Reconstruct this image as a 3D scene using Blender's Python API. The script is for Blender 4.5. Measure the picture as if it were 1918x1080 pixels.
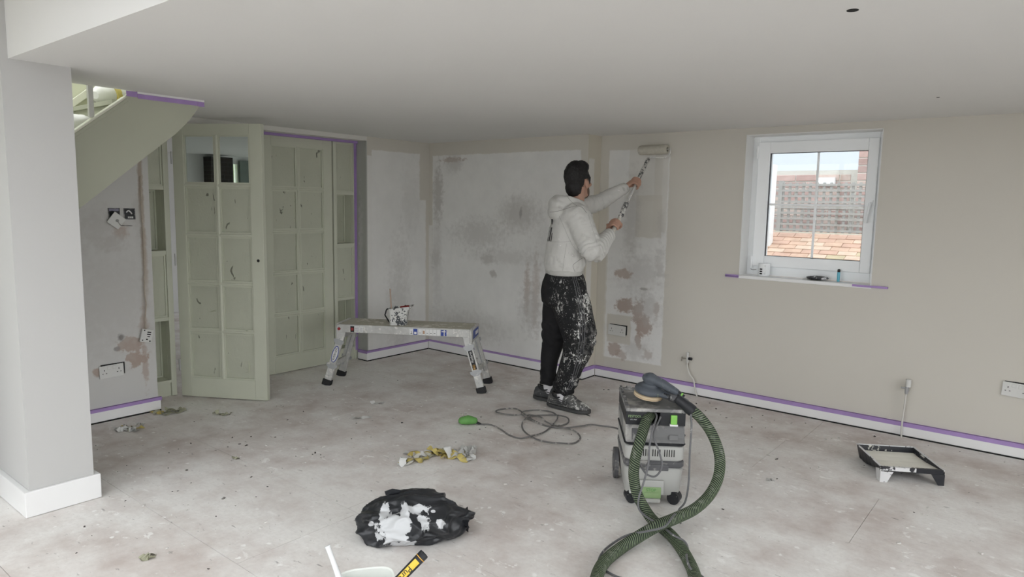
import bpy, bmesh, math, random
from mathutils import Vector, Matrix, noise
for _o in list(bpy.data.objects):
    bpy.data.objects.remove(_o, do_unlink=True)
SC = bpy.context.scene
COL = SC.collection
PI = math.pi

# ---------------------------------------------------------------- camera
YAW, PITCH, ROLL, FPX = 0.676678863, 0.119862434, 0.01804831, 1297.866
fwd = Vector((-math.sin(YAW) * math.cos(PITCH), math.cos(YAW) * math.cos(PITCH), -math.sin(PITCH)))
r0 = Vector((math.cos(YAW), math.sin(YAW), 0)); u0 = r0.cross(fwd)
rr = r0 * math.cos(ROLL) + u0 * math.sin(ROLL); uu = u0 * math.cos(ROLL) - r0 * math.sin(ROLL)
cd = bpy.data.cameras.new('camera'); cam = bpy.data.objects.new('camera', cd); COL.objects.link(cam)
cd.sensor_width = 36.0; cd.lens = 36.0 * FPX / 1918.0; cd.clip_start = 0.02
cam.matrix_world = Matrix(((rr.x, uu.x, -fwd.x, 0), (rr.y, uu.y, -fwd.y, 0), (rr.z, uu.z, -fwd.z, 1.5), (0, 0, 0, 1)))
SC.camera = cam

# ---------------------------------------------------------------- sky and exposure
wd = bpy.data.worlds.new('overcast_sky'); SC.world = wd; wd.use_nodes = True
bg = wd.node_tree.nodes['Background']
bg.inputs[0].default_value = (0.95, 0.975, 1.0, 1); bg.inputs[1].default_value = 5.0
SC.view_settings.view_transform = 'Standard'; SC.view_settings.look = 'None'
SC.view_settings.gamma = 1.0; SC.view_settings.use_curve_mapping = False
SC.view_settings.exposure = -0.36
SC.cycles.use_denoising = True
SC.cycles.max_bounces = 10; SC.cycles.diffuse_bounces = 6; SC.cycles.transparent_max_bounces = 16
SC.cycles.caustics_reflective = False; SC.cycles.caustics_refractive = False

EAST_X, SOUTH_Y = 1.5, -1.9
EW = (-1.5, 4.3, 0.05, 2.06)                   # glazed opening in the east wall: y0 y1 z0 z1
SW = (-4.6, 1.2, 0.05, 2.35)                  # glazed opening in the south wall: x0 x1 z0 z1
RL = (-3.2, 1.0, -1.6, .6)                    # added unseen rooflight, brightens floor and walls: x0 x1 y0 y1

# ---------------------------------------------------------------- helpers
def tag(o, label=None, cat=None, group=None, kind=None):
    if label: o['label'] = label
    if cat: o['category'] = cat
    if group: o['group'] = group
    if kind: o['kind'] = kind
    return o
def thing(name, label, cat, loc=(0, 0, 0), rot=(0, 0, 0), group=None, kind=None):
    o = bpy.data.objects.new(name, None); COL.objects.link(o)
    o.location = loc; o.rotation_euler = rot; o.empty_display_size = .1
    return tag(o, label, cat, group, kind)
def wmat(o):
    m = Matrix.LocRotScale(o.location, o.rotation_euler, o.scale)
    return (wmat(o.parent) @ o.matrix_parent_inverse @ m) if o.parent else m
def adopt(o, parent, world=False):
    if parent is not None:
        o.parent = parent
        if world: o.matrix_parent_inverse = wmat(parent).inverted()
    return o
def link(name, me, mat, parent=None, world=False):
    o = bpy.data.objects.new(name, me); COL.objects.link(o)
    if mat is not None and not me.materials: me.materials.append(mat)
    return adopt(o, parent, world)
def copy_tree(o, parent=None):
    c = o.copy(); COL.objects.link(c); c.parent = parent
    for ch in list(o.children): copy_tree(ch, c)
    return c

class MB:                                       # mesh builder
    def __init__(s): s.v = []; s.f = []; s.uv = {}
    def add(s, vs, fs, M=None):
        b = len(s.v); s.v += [tuple(M @ Vector(q)) if M else tuple(q) for q in vs]; s.f += [tuple(b + i for i in f) for f in fs]; return s
    def box(s, x0, x1, y0, y1, z0, z1, M=None):
        return s.add([(x0, y0, z0), (x1, y0, z0), (x1, y1, z0), (x0, y1, z0), (x0, y0, z1), (x1, y0, z1), (x1, y1, z1), (x0, y1, z1)],
                     [(3, 2, 1, 0), (4, 5, 6, 7), (0, 1, 5, 4), (1, 2, 6, 5), (2, 3, 7, 6), (3, 0, 4, 7)], M)
    def prism(s, pts, d0, d1, axis='y', M=None):   # polygon in the plane across axis, between d0 and d1
        n = len(pts)
        mk = {'y': lambda p, d: (p[0], d, p[1]), 'x': lambda p, d: (d, p[0], p[1]), 'z': lambda p, d: (p[0], p[1], d)}[axis]
        vs = [mk(q, d0) for q in pts] + [mk(q, d1) for q in pts]
        fs = [tuple(range(n)), tuple(range(2 * n - 1, n - 1, -1))] + [(i, i + n, (i + 1) % n + n, (i + 1) % n) for i in range(n)]
        return s.add(vs, fs, M)
    def cyl(s, a, b, ra, rb=None, n=16, cap=True):
        a = Vector(a); b = Vector(b); rb = ra if rb is None else rb
        d = (b - a).normalized(); t = Vector((0, 0, 1)) if abs(d.z) < .9 else Vector((1, 0, 0))
        p = d.cross(t).normalized(); q = d.cross(p)
        c = [(math.cos(2 * PI * i / n), math.sin(2 * PI * i / n)) for i in range(n)]
        vs = [a + (p * x + q * y) * ra for x, y in c] + [b + (p * x + q * y) * rb for x, y in c]
        fs = [(i, (i + 1) % n, (i + 1) % n + n, i + n) for i in range(n)]
        if cap: fs += [tuple(range(n - 1, -1, -1)), tuple(range(n, 2 * n))]
        return s.add(vs, fs)
    def lathe(s, prof, n=24, M=None, close=False):
        vs = []; fs = []; m = len(prof)
        for r, z in prof: vs += [(r * math.cos(2 * PI * i / n), r * math.sin(2 * PI * i / n), z) for i in range(n)]
        for j in range(m - 1):
            for i in range(n): fs.append((j * n + i, j * n + (i + 1) % n, (j + 1) * n + (i + 1) % n, (j + 1) * n + i))
        if not close: fs += [tuple(range(n - 1, -1, -1)), tuple(range((m - 1) * n, m * n))]
        return s.add(vs, fs, M)
    def tube(s, path, r, n=10, cap=True, uvlen=False):
        path = [Vector(q) for q in path]; m = len(path); rs = r if hasattr(r, '__len__') else [r] * m
        T = [(path[min(i + 1, m - 1)] - path[max(i - 1, 0)]).normalized() for i in range(m)]
        up = Vector((0, 0, 1)) if abs(T[0].z) < .9 else Vector((1, 0, 0))
        nrm = T[0].cross(up).normalized(); b = len(s.v); L = 0; vs = []; us = []
        for i in range(m):
            if i: L += (path[i] - path[i - 1]).length
            nrm = (nrm - T[i] * nrm.dot(T[i])).normalized(); bi = T[i].cross(nrm)
            for k in range(n):
                a = 2 * PI * k / n; vs.append(path[i] + (nrm * math.cos(a) + bi * math.sin(a)) * rs[i]); us.append(L)
        fs = [(i * n + k, i * n + (k + 1) % n, (i + 1) * n + (k + 1) % n, (i + 1) * n + k) for i in range(m - 1) for k in range(n)]
        if uvlen:
            fb = len(s.f)
            for j in range(len(fs)):
                i, k = divmod(j, n)
                s.uv[fb + j] = [(us[i * n], k / n), (us[i * n], (k + 1) / n), (us[(i + 1) * n], (k + 1) / n), (us[(i + 1) * n], k / n)]
        if cap: fs += [tuple(range(n - 1, -1, -1)), tuple(range((m - 1) * n, m * n))]
        s.add(vs, fs); return s
    def loft(s, rings, cap=True, M=None):
        n = len(rings[0]); vs = [q for r in rings for q in r]; m = len(rings)
        fs = [(i * n + k, i * n + (k + 1) % n, (i + 1) * n + (k + 1) % n, (i + 1) * n + k) for i in range(m - 1) for k in range(n)]
        if cap: fs += [tuple(range(n - 1, -1, -1)), tuple(range((m - 1) * n, m * n))]
        return s.add(vs, fs, M)
    def mesh(s, name, smooth=False, bevel=0, seg=2, fix=True):
        me = bpy.data.meshes.new(name); me.from_pydata([tuple(q) for q in s.v], [], s.f)
        if s.uv:
            ul = me.uv_layers.new(name='UVMap')
            for p in me.polygons:
                if p.index in s.uv:
                    for li, q in zip(p.loop_indices, s.uv[p.index]): ul.data[li].uv = q
        bm = bmesh.new(); bm.from_mesh(me)
        if bevel: 
            es = [e for e in bm.edges if len(e.link_faces) == 2 and e.calc_face_angle(0) > .5]
            bmesh.ops.bevel(bm, geom=es, offset=bevel, segments=seg, profile=.6, affect='EDGES', clamp_overlap=True)
        if fix: bmesh.ops.recalc_face_normals(bm, faces=bm.faces)
        if smooth:
            for f in bm.faces: f.smooth = True
            for e in bm.edges:
                if len(e.link_faces) == 2 and e.calc_face_angle(0) > .7: e.smooth = False
        bm.to_mesh(me); bm.free(); return me
    def build(s, name, mat, parent=None, world=False, **k):
        return link(name, s.mesh(name, **k), mat, parent, world)

def spline(pts, n=12):                            # Catmull-Rom through points
    P = [Vector(q) for q in pts]; P = [P[0] * 2 - P[1]] + P + [P[-1] * 2 - P[-2]]; out = []
    for i in range(1, len(P) - 2):
        a, b, c, d = P[i - 1:i + 3]
        for k in range(n):
            t = k / n
            out.append(.5 * ((2 * b) + (c - a) * t + (2 * a - 5 * b + 4 * c - d) * t * t + (3 * b - a - 3 * c + d) * t ** 3))
    out.append(P[-2]); return out
def frame(o, x, y, z=None):                        # matrix from origin and two axes
    x = Vector(x).normalized(); y = Vector(y); y = (y - x * y.dot(x)).normalized(); z = x.cross(y); o = Vector(o)
    return Matrix(((x.x, y.x, z.x, o.x), (x.y, y.y, z.y, o.y), (x.z, y.z, z.z, o.z), (0, 0, 0, 1)))
def text(name, body, size, M, mat, parent=None, world=True, align='CENTER', ext=.0004, xs=1.0):
    c = bpy.data.curves.new(name, 'FONT'); c.body = body; c.size = size; c.align_x = align; c.align_y = 'CENTER'; c.extrude = ext
    o = bpy.data.objects.new(name, c); COL.objects.link(o); dg = bpy.context.evaluated_depsgraph_get()
    me = bpy.data.meshes.new_from_object(o.evaluated_get(dg)); bpy.data.objects.remove(o, do_unlink=True)
    me.transform(M @ Matrix.Diagonal((xs, 1, 1, 1))); me.materials.clear()
    return link(name, me, mat, parent, world)

# ---------------------------------------------------------------- materials
class NT:
    def __init__(s, name, rough=.7, metal=0., spec=.3):
        s.m = bpy.data.materials.new(name); s.m.use_nodes = True; s.t = s.m.node_tree; s.b = s.t.nodes['Principled BSDF']
        s.b.inputs['Roughness'].default_value = rough; s.b.inputs['Metallic'].default_value = metal
        s.b.inputs['Specular IOR Level'].default_value = spec; s._p = None; s._o = None
    def node(s, ty, **k):
        n = s.t.nodes.new(ty)
        for a, b in k.items(): setattr(n, a, b)
        return n
    def put(s, n, i, v):
        if isinstance(v, bpy.types.NodeSocket): s.t.links.new(v, n.inputs[i])
        elif isinstance(v, (tuple, list)) and len(v) == 3 and n.inputs[i].type == 'RGBA': n.inputs[i].default_value = (*v, 1)
        else: n.inputs[i].default_value = v
    def pos(s):
        if s._p is None: s._p = s.node('ShaderNodeNewGeometry').outputs['Position']
        return s._p
    def obj(s):
        if s._o is None: s._o = s.node('ShaderNodeTexCoord').outputs['Object']
        return s._o
    def uv(s): return s.node('ShaderNodeTexCoord').outputs['UV']
    def sep(s, v):
        n = s.node('ShaderNodeSeparateXYZ'); s.put(n, 0, v); return n.outputs
    def math(s, op, a, b=0., clamp=False):
        n = s.node('ShaderNodeMath', operation=op, use_clamp=clamp); s.put(n, 0, a); s.put(n, 1, b); return n.outputs[0]
    def vscale(s, v, sc):
        n = s.node('ShaderNodeVectorMath', operation='MULTIPLY'); s.put(n, 0, v); s.put(n, 1, sc); return n.outputs[0]
    def noise(s, v, scale, detail=3., rough=.55, off=None, dist=0.):
        if off is not None:
            n0 = s.node('ShaderNodeVectorMath', operation='ADD'); s.put(n0, 0, v); s.put(n0, 1, off); v = n0.outputs[0]
        n = s.node('ShaderNodeTexNoise'); s.put(n, 'Vector', v); s.put(n, 'Scale', scale); s.put(n, 'Detail', detail); s.put(n, 'Roughness', rough); s.put(n, 'Distortion', dist)
        return n.outputs['Fac']
    def voro(s, v, scale, rnd=1., feature='F1'):
        n = s.node('ShaderNodeTexVoronoi', feature=feature); s.put(n, 'Vector', v); s.put(n, 'Scale', scale); s.put(n, 'Randomness', rnd); return n.outputs[0]
    def step(s, x, a, b):                             # 0 below a, 1 above b
        n = s.node('ShaderNodeMapRange'); n.clamp = True
        s.put(n, 0, x); n.inputs[1].default_value = a; n.inputs[2].default_value = b; n.inputs[3].default_value = 0; n.inputs[4].default_value = 1; return n.outputs[0]
    def mix(s, f, a, b):
        n = s.node('ShaderNodeMix', data_type='RGBA'); s.put(n, 0, f)
        for i, c in ((6, a), (7, b)): s.put(n, i, c)
        return n.outputs[2]
    def bump(s, h, strength=.2, dist=.01):
        n = s.node('ShaderNodeBump'); s.put(n, 'Height', h); s.put(n, 'Strength', strength); s.put(n, 'Distance', dist); s.t.links.new(n.outputs[0], s.b.inputs['Normal'])
    def done(s, col):
        s.put(s.b, 'Base Color', col); return s.m
def pmat(name, c, rough=.7, var=.08, scale=12., bump=.0, bscale=60., metal=0., spec=.3, world=False):
    n = NT(name, rough, metal, spec); v = n.pos() if world else n.obj()
    f = n.noise(v, scale, 4.)
    col = n.mix(f, tuple(max(0, q * (1 - var * 1.6)) for q in c), tuple(min(1, q * (1 + var * 1.6)) for q in c))
    if bump: n.bump(n.noise(v, bscale, 4.), bump, .004)
    return n.done(col)
def splat(name, base, paint, rough=.6, scale=30., thr=.58, soft=.03, var=.1, stretch=(1, 1, 1), dust=None, metal=0.):
    n = NT(name, rough, metal); v = n.vscale(n.obj(), stretch)
    f = n.noise(v, scale * .35, 3.); col = n.mix(f, tuple(q * (1 - var) for q in base), tuple(min(1, q * (1 + var)) for q in base))
    if dust: col = n.mix(n.math('MULTIPLY', n.step(n.noise(v, scale * .5, 4., off=(9, 2, 4)), .4, .75), .7), col, dust)
    a = n.noise(v, scale, 3., .6, off=(3, 7, 1), dist=.4); b = n.noise(v, scale * .22, 2., off=(1, 5, 8))
    k = n.math('ADD', n.math('MULTIPLY', a, .6), n.math('MULTIPLY', b, .4))
    col = n.mix(n.step(k, thr, thr + soft), col, paint)
    return n.done(col)
def glass_mat(name, tint=(1, 1, 1), refl=1.0, haze=0.0):
    m = bpy.data.materials.new(name); m.use_nodes = True; t = m.node_tree; t.nodes.clear()
    o = t.nodes.new('ShaderNodeOutputMaterial'); mx = t.nodes.new('ShaderNodeMixShader'); tr = t.nodes.new('ShaderNodeBsdfTransparent'); gl = t.nodes.new('ShaderNodeBsdfGlossy')
    fr = t.nodes.new('ShaderNodeFresnel'); fr.inputs[0].default_value = 1.45; tr.inputs[0].default_value = (*tint, 1); gl.inputs['Roughness'].default_value = .02
    mu = t.nodes.new('ShaderNodeMath'); mu.operation = 'MULTIPLY'; mu.inputs[1].default_value = .45 * refl; t.links.new(fr.outputs[0], mu.inputs[0]); t.links.new(mu.outputs[0], mx.inputs[0]); t.links.new(tr.outputs[0], mx.inputs[1]); t.links.new(gl.outputs[0], mx.inputs[2]); last = mx
    if haze:
        df = t.nodes.new('ShaderNodeBsdfTranslucent'); df.inputs[0].default_value = (.9, .93, .97, 1); m2 = t.nodes.new('ShaderNodeMixShader'); m2.inputs[0].default_value = haze
        t.links.new(mx.outputs[0], m2.inputs[1]); t.links.new(df.outputs[0], m2.inputs[2]); last = m2
    t.links.new(last.outputs[0], o.inputs[0]); return m
def box_mask(n, u, w, u0, u1, w0, w1, soft=.006):
    a = n.math('SUBTRACT', n.math('ABSOLUTE', n.math('SUBTRACT', u, (u0 + u1) / 2)), (u1 - u0) / 2)
    b = n.math('SUBTRACT', n.math('ABSOLUTE', n.math('SUBTRACT', w, (w0 + w1) / 2)), (w1 - w0) / 2)
    return n.step(n.math('MAXIMUM', a, b), soft, -soft) if False else n.math('SUBTRACT', 1., n.step(n.math('MAXIMUM', a, b), -soft, soft))
def blob_mask(n, u, w, cu, cw, ru, rw, nz, k=1.2, soft=.25):
    a = n.math('DIVIDE', n.math('SUBTRACT', u, cu), ru); b = n.math('DIVIDE', n.math('SUBTRACT', w, cw), rw)
    d = n.math('SQRT', n.math('ADD', n.math('MULTIPLY', a, a), n.math('MULTIPLY', b, b)))
    d = n.math('ADD', d, n.math('MULTIPLY', n.math('SUBTRACT', nz, .5), k * 2))
    return n.math('SUBTRACT', 1., n.step(d, 1 - soft, 1 + soft))
BEIGE = (.585, .56, .505); PRIMER = (.73, .725, .705); PLAST = (.40, .32, .275); GREYST = (.47, .455, .435); WHITE = (.80, .80, .79); SAGE = (.55, .565, .465)
def wall_mat(name, ax, base, boxes=(), blobs=(), rough=.85, edge=.012, mott=.0, over=()):
    n = NT(name, rough, 0, .2); o = n.sep(n.pos()); u = o[0] if ax == 'x' else o[1]; w = o[2]
    nz = n.noise(n.pos(), 7., 4.); fine = n.noise(n.pos(), 22., 4., .6, off=(5, 5, 5)); big = n.noise(n.pos(), 1.3, 3., off=(2, 8, 1))
    wob = n.math('MULTIPLY', n.math('SUBTRACT', n.noise(n.pos(), 18., 3.), .5), edge * 2)
    u2 = n.math('ADD', u, wob); w2 = n.math('ADD', w, wob)
    col = n.mix(big, tuple(q * .97 for q in base), tuple(q * 1.03 for q in base))
    for (u0, u1, w0, w1, c, st) in boxes:
        m = box_mask(n, u2, w2, u0, u1, w0, w1, .005)
        if mott and c != BEIGE:
            c = n.mix(n.step(n.math('ADD', n.math('MULTIPLY', nz, .5), n.math('MULTIPLY', big, .5)), .40, .62), tuple(q * (1 - mott) for q in c), tuple(q * (1 + mott * .4) for q in c))
        col = n.mix(n.math('MULTIPLY', m, st), col, c)
    for (cu, cw, ru, rw, c, st, k, soft) in blobs:
        m = blob_mask(n, u, w, cu, cw, ru, rw, fine, k, soft); col = n.mix(n.math('MULTIPLY', m, st), col, c)
    for (u0, u1, w0, w1, c, st) in over: col = n.mix(n.math('MULTIPLY', box_mask(n, u2, w2, u0, u1, w0, w1, .005), st), col, c)
    n.bump(n.noise(n.pos(), 90., 3.), .06, .003); return n.done(col)
# ================================================================ THE SETTING
M_ceil = wall_mat('ceiling_paint', 'x', (.71, .705, .688))
M_white = pmat('white_gloss_paint', (.78, .78, .775), .35, .03, 4., world=True, spec=.4)
M_upvc = pmat('white_upvc', (.88, .90, .91), .3, .02, 4., world=True, spec=.5)
M_purple = pmat('purple_masking_tape', (.36, .245, .50), .6, .12, 9., .2, 40., world=True)
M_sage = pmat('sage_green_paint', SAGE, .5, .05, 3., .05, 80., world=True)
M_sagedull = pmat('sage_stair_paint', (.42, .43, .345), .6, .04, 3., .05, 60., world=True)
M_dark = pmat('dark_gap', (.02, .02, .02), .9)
M_black = pmat('black_plastic', (.025, .026, .028), .45, .2, 20.)
M_glass = glass_mat('window_glass')
def floor_mat(name, dust=1.0):
    n = NT(name, .8, 0, .25); p = n.pos(); o = n.sep(p)
    big = n.noise(p, .9, 4., .6); mid = n.noise(p, 4., 5., .65, off=(4, 1, 0)); fine = n.noise(p, 45., 4., .7, off=(1, 1, 3))
    streak = n.noise(n.vscale(p, (3., 26., 1.)), 2., 4., .6, off=(7, 3, 0))
    board = n.mix(mid, (.50, .435, .405), (.64, .58, .545))
    dusty = n.mix(streak, (.74, .72, .695), (.84, .825, .80))
    k = n.math('ADD', n.math('MULTIPLY', big, .55), n.math('MULTIPLY', mid, .45))
    col = n.mix(n.step(k, .38, .57), board, dusty)
    col = n.mix(n.math('MULTIPLY', n.step(fine, .45, .75), .30), col, (.50, .47, .445))
    # trodden plaster and paint marks
    sc = n.noise(n.vscale(p, (12., 17., 1.)), 1., 5., .65, off=(2, 9, 0), dist=.5); zone = n.noise(p, 1.7, 3., off=(12, 3, 0))
    col = n.mix(n.math('MULTIPLY', n.math('MULTIPLY', n.step(sc, .60, .65), n.step(zone, .44, .58)), .75), col, (.90, .89, .87))
    vd = n.voro(p, 12.); vn = n.noise(p, 60., 2., off=(3, 3, 3)); dots = n.math('SUBTRACT', 1., n.step(n.math('ADD', vd, n.math('MULTIPLY', n.math('SUBTRACT', vn, .5), .25)), .10, .14))
    col = n.mix(n.math('MULTIPLY', n.math('MULTIPLY', dots, n.step(n.noise(p, 2.6, 2., off=(8, 8, 8)), .50, .60)), .85), col, (.90, .89, .87))
    sd = n.noise(n.vscale(p, (14., 40., 1.)), 1., 4., .6, off=(21, 2, 0)); col = n.mix(n.math('MULTIPLY', n.step(sd, .65, .72), .6), col, (.17, .155, .145))
    n.bump(fine, .06, .002); return n.done(col)
M_floor = floor_mat('dusty_chipboard')
# floor: slab with separate boards laid along x, narrow open joints
fl = MB().box(-9.6, 1.9, -2.9, 6.7, -.30, -.016).build('floor', M_dark); tag(fl, 'dusty chipboard floor covered in paint specks and plaster marks', 'floor', kind='structure')
ys = [1.417 + .632 * k for k in range(-7, 8)]; rnd = random.Random(4); G = .0010
for j in range(len(ys) - 1):
    y0, y1 = max(ys[j], -2.7), min(ys[j + 1], 5.5)
    if y1 - y0 < .02: continue
    xe = [-1.34] if abs(ys[j] - 3.945) < .01 else [rnd.uniform(-1.9, .4)]
    while xe[0] > -5.6: xe.insert(0, xe[0] - 2.52)
    while xe[-1] < 1.9: xe.append(xe[-1] + 2.52)
    for a, b in zip(xe, xe[1:]):
        a, b = max(a, -5.6), min(b, 1.85)
        if b - a > .05: MB().box(a + G, b - G, y0 + G, y1 - G, -.016, 0).build('floor_board', M_floor, fl)
for j in range(6):
    y0 = 1.0 + j * .94; MB().box(-9.6, -5.6 - G, y0 + G, min(y0 + .94, 6.6) - G, -.016, 0).build('floor_board', M_floor, fl)

# ceiling of the low room, open over the stairs, and the higher ceiling of the extension
c = MB().box(-4.2, EAST_X, 1.05, 5.6, 2.1, 2.42).box(-5.45, -4.2, 2.19, 5.6, 2.1, 2.42).build('ceiling', M_ceil)
tag(c, 'flat pale grey-white plaster ceiling over the whole room', 'ceiling', kind='structure')
c2 = MB().box(-4.2, RL[0], SOUTH_Y, 1.05, 2.42, 2.6).box(RL[1], EAST_X, SOUTH_Y, 1.05, 2.42, 2.6).box(RL[0], RL[1], SOUTH_Y, RL[2], 2.42, 2.6).box(RL[0], RL[1], RL[3], 1.05, 2.42, 2.6).box(-4.97, -4.2, SOUTH_Y, -.35, 2.42, 2.6).build('ceiling_extension', M_ceil); tag(c2, 'higher white ceiling of the extension behind the beam', 'ceiling', kind='structure')
for nm, x, y, r, lb in (('ceiling_hole', -.573, 2.326, .017, 'black round hole in ceiling with bare cable opening'), ('ceiling_hole', -.609, 4.294, .008, 'tiny dark slot in ceiling close to window wall')):
    h = MB().lathe([(r, 2.0985), (r, 2.1005)], 20).build(nm, M_dark); h.location = (x, y, 0); tag(h, lb, 'hole')

# window wall
WX0, WX1, WZ0, WZ1 = -1.955, -1.034, 1.0, 2.05
M_wA = wall_mat('window_wall_paint', 'x', BEIGE,
    [(-3.135, -2.57, .19, 1.975, PRIMER, 1.0), (-2.70, -2.58, 1.30, 1.93, BEIGE, .55), (-2.86, -2.62, 1.25, 1.60, BEIGE, .8), (-2.94, -2.63, 1.55, 2.02, BEIGE, .45), (-3.3, -3.12, 0, 1.6, (.58, .545, .47), .6)],
    [(-2.90, 1.42, .07, .30, GREYST, .6, 1.0, .5), (-2.80, .95, .20, .14, GREYST, .5, 1.2, .5), (-2.96, .93, .08, .04, PLAST, .8, 1.0, .2), (-2.93, .66, .09, .06, PLAST, .9, 1.1, .18), (-2.80, .62, .06, .10, PLAST, .85, 1.2, .2), (-2.75, .50, .07, .10, PLAST, .9, 1.1, .18), (-2.79, .38, .03, .08, PLAST, .8, 1.2, .2),
     (-3.02, .27, .07, .055, PLAST, .8, 1.4, .2), (-2.95, .23, .05, .04, PLAST, .6, 1.4, .25), (-2.70, .27, .04, .04, PLAST, .5, 1.2, .3), (-2.63, .66, .025, .07, PLAST, .55, 1.2, .3), (-2.72, .66, .12, .12, GREYST, .55, 1.3, .5), (-2.80, .30, .12, .09, GREYST, .45, 1.3, .5), (-2.62, 1.05, .04, .12, GREYST, .5, 1.4, .4), (-2.76, .82, .035, .012, (.36, .34, .32), .8, .6, .2), (-2.63, 1.35, .03, .1, GREYST, .4, 1.2, .5)], mott=.06, over=[(-3.10, -2.865, .325, .575, BEIGE, .97)])
w = MB().box(-3.22, WX0, 5.2, 5.55, 0, 2.1).box(WX1, EAST_X, 5.2, 5.55, 0, 2.1).box(WX0, WX1, 5.2, 5.55, 0, WZ0 - .02).box(WX0, WX1, 5.2, 5.55, WZ1, 2.1).build('wall_north', M_wA)
tag(w, 'beige window wall with unpainted primer patch near the corner', 'wall', kind='structure')
MWR = wall_mat('window_reveal_paint', 'x', WHITE)
rv = MB().box(WX0 - .001, WX0 + .006, 5.2, 5.36, WZ0, WZ1).box(WX1 - .006, WX1 + .001, 5.2, 5.36, WZ0, WZ1).box(WX0, WX1, 5.2, 5.36, WZ1 - .006, WZ1 + .001).build('trim_window_reveal', MWR); tag(rv, 'white painted reveal around the window', 'trim', kind='structure')
M_wM = wall_mat('chimney_wall_paint', 'x', BEIGE, [(-5.068, -3.292, -.1, 1.975, PRIMER, 1.0), (-5.14, -5.07, -.1, 1.28, PRIMER, .8)],
    [(-4.80, 1.93, .14, .025, PLAST, .75, 1.1, .25), (-4.78, 1.89, .10, .08, GREYST, .5, 1.3, .5), (-4.99, 1.60, .06, .24, GREYST, .8, 1.3, .4), (-3.95, 1.42, .20, .14, GREYST, .7, .9, .5), (-3.93, 1.43, .015, .05, (.30, .28, .27), .7, 1.0, .4),
     (-4.45, 1.22, .30, .12, GREYST, .5, 1.4, .5), (-4.1, 1.02, .40, .06, GREYST, .4, 1.4, .5), (-4.32, .98, .08, .05, GREYST, .7, 1.2, .4), (-4.25, .85, .04, .035, (.40, .375, .355), .7, 1.2, .35), (-3.84, .72, .03, .22, PLAST, .6, 1.3, .4), (-3.74, .70, .04, .28, PLAST, .5, 1.4, .5), (-3.79, .55, .12, .18, GREYST, .6, 1.3, .5),
     (-4.6, .30, .4, .12, GREYST, .5, 1.4, .6), (-5.0, .95, .06, .45, GREYST, .4, 1.2, .6), (-5.02, .95, .06, .08, GREYST, .5, 1.2, .4), (-3.6, 1.1, .2, .3, GREYST, .3, 1.4, .6)], mott=.06)
w = MB().box(-5.12, -3.22, 5.0, 5.55, 0, 2.1).build('wall_chimney_breast', M_wM); tag(w, 'projecting wall with patchy primer and bare beige border', 'wall', kind='structure')
M_ret = wall_mat('return_paint', 'y', (.60, .565, .485), [(5.015, 5.10, -.1, 1.9, (.68, .665, .63), 1.0)])
w = MB().box(-3.221, -3.2185, 4.999, 5.2, 0, 2.1).build('wall_return', M_ret); tag(w, 'narrow beige return between projecting wall and window wall', 'wall', kind='structure')
M_wB = wall_mat('west_wall_paint', 'y', BEIGE, [(4.262, 4.87, -.1, 1.985, PRIMER, 1.0), (4.0, 4.3, -.1, 1.93, PRIMER, .9), (4.80, 4.955, -.1, 1.53, PRIMER, 1.0)],
    [(4.6, .5, .12, .5, GREYST, .45, 1.3, .6), (4.75, 1.5, .1, .3, GREYST, .25, 1.3, .6)], mott=.05)
w = MB().box(-5.45, -5.12, 4.205, 5.55, 0, 2.1).build('wall_west', M_wB); tag(w, 'short primed wall beside the green doors', 'wall', kind='structure')
M_end = wall_mat('bare_plaster_end', 'x', (.40, .405, .375), [], [(-5.2, 1.2, .03, .35, (.5, .5, .48), .6, 1.5, .4), (-5.17, .7, .03, .4, (.3, .3, .28), .5, 1.5, .4)])
w = MB().box(-5.255, -5.1205, 4.193, 4.206, 0, 2.07).build('wall_end_plaster', M_end); tag(w, 'narrow strip of raw grey plaster at the door opening', 'wall', kind='structure')
w = MB().box(-5.45, -5.12, 2.1785, 4.205, 2.062, 2.1005).build('trim_header', wall_mat('header_paint', 'y', (.66, .65, .615))); tag(w, 'off-white lintel strip above the green doors', 'trim', kind='structure')

# understair wall, stairwell and pier
M_ws = wall_mat('understair_plaster', 'y', (.56, .555, .54), [(2.02, 2.06, 0, .0, PRIMER, 0.)],
    [(1.98, 1.28, .045, .05, PLAST, .75, 1.0, .3), (1.93, 1.2, .07, .05, GREYST, .7, 1.4, .4), (2.123, 1.55, .016, .38, (.37, .31, .25), .85, .8, .35), (2.128, 1.08, .018, .28, (.40, .33, .27), .8, .8, .4), (2.11, .72, .014, .2, (.43, .38, .33), .7, .9, .4), (2.02, .50, .085, .05, PLAST, .95, 1.1, .12), (2.05, .40, .075, .05, PLAST, .95, 1.2, .12), (2.10, .38, .02, .2, PLAST, .7, 1.4, .3),
     (1.95, .56, .02, .025, (.16, .15, .14), .9, .8, .3), (1.92, .485, .02, .015, (.22, .2, .19), .8, .8, .3), (1.79, .345, .025, .03, PLAST, .9, .7, .2), (1.85, 1.3, .12, .12, GREYST, .55, 1.4, .5), (1.9, .8, .3, .3, GREYST, .4, 1.5, .6), (2.1, 1.38, .03, .12, GREYST, .5, 1.4, .4), (2.1, .62, .03, .1, PLAST, .55, 1.5, .3)], mott=.05)
w = MB().box(-5.27, -4.97, SOUTH_Y, 2.178, 0, 2.6).build('wall_understairs', M_ws); tag(w, 'bare patched plaster wall under the stairs', 'wall', kind='structure')
M_sw = wall_mat('stairwell_paint', 'y', (.60, .61, .48))
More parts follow.
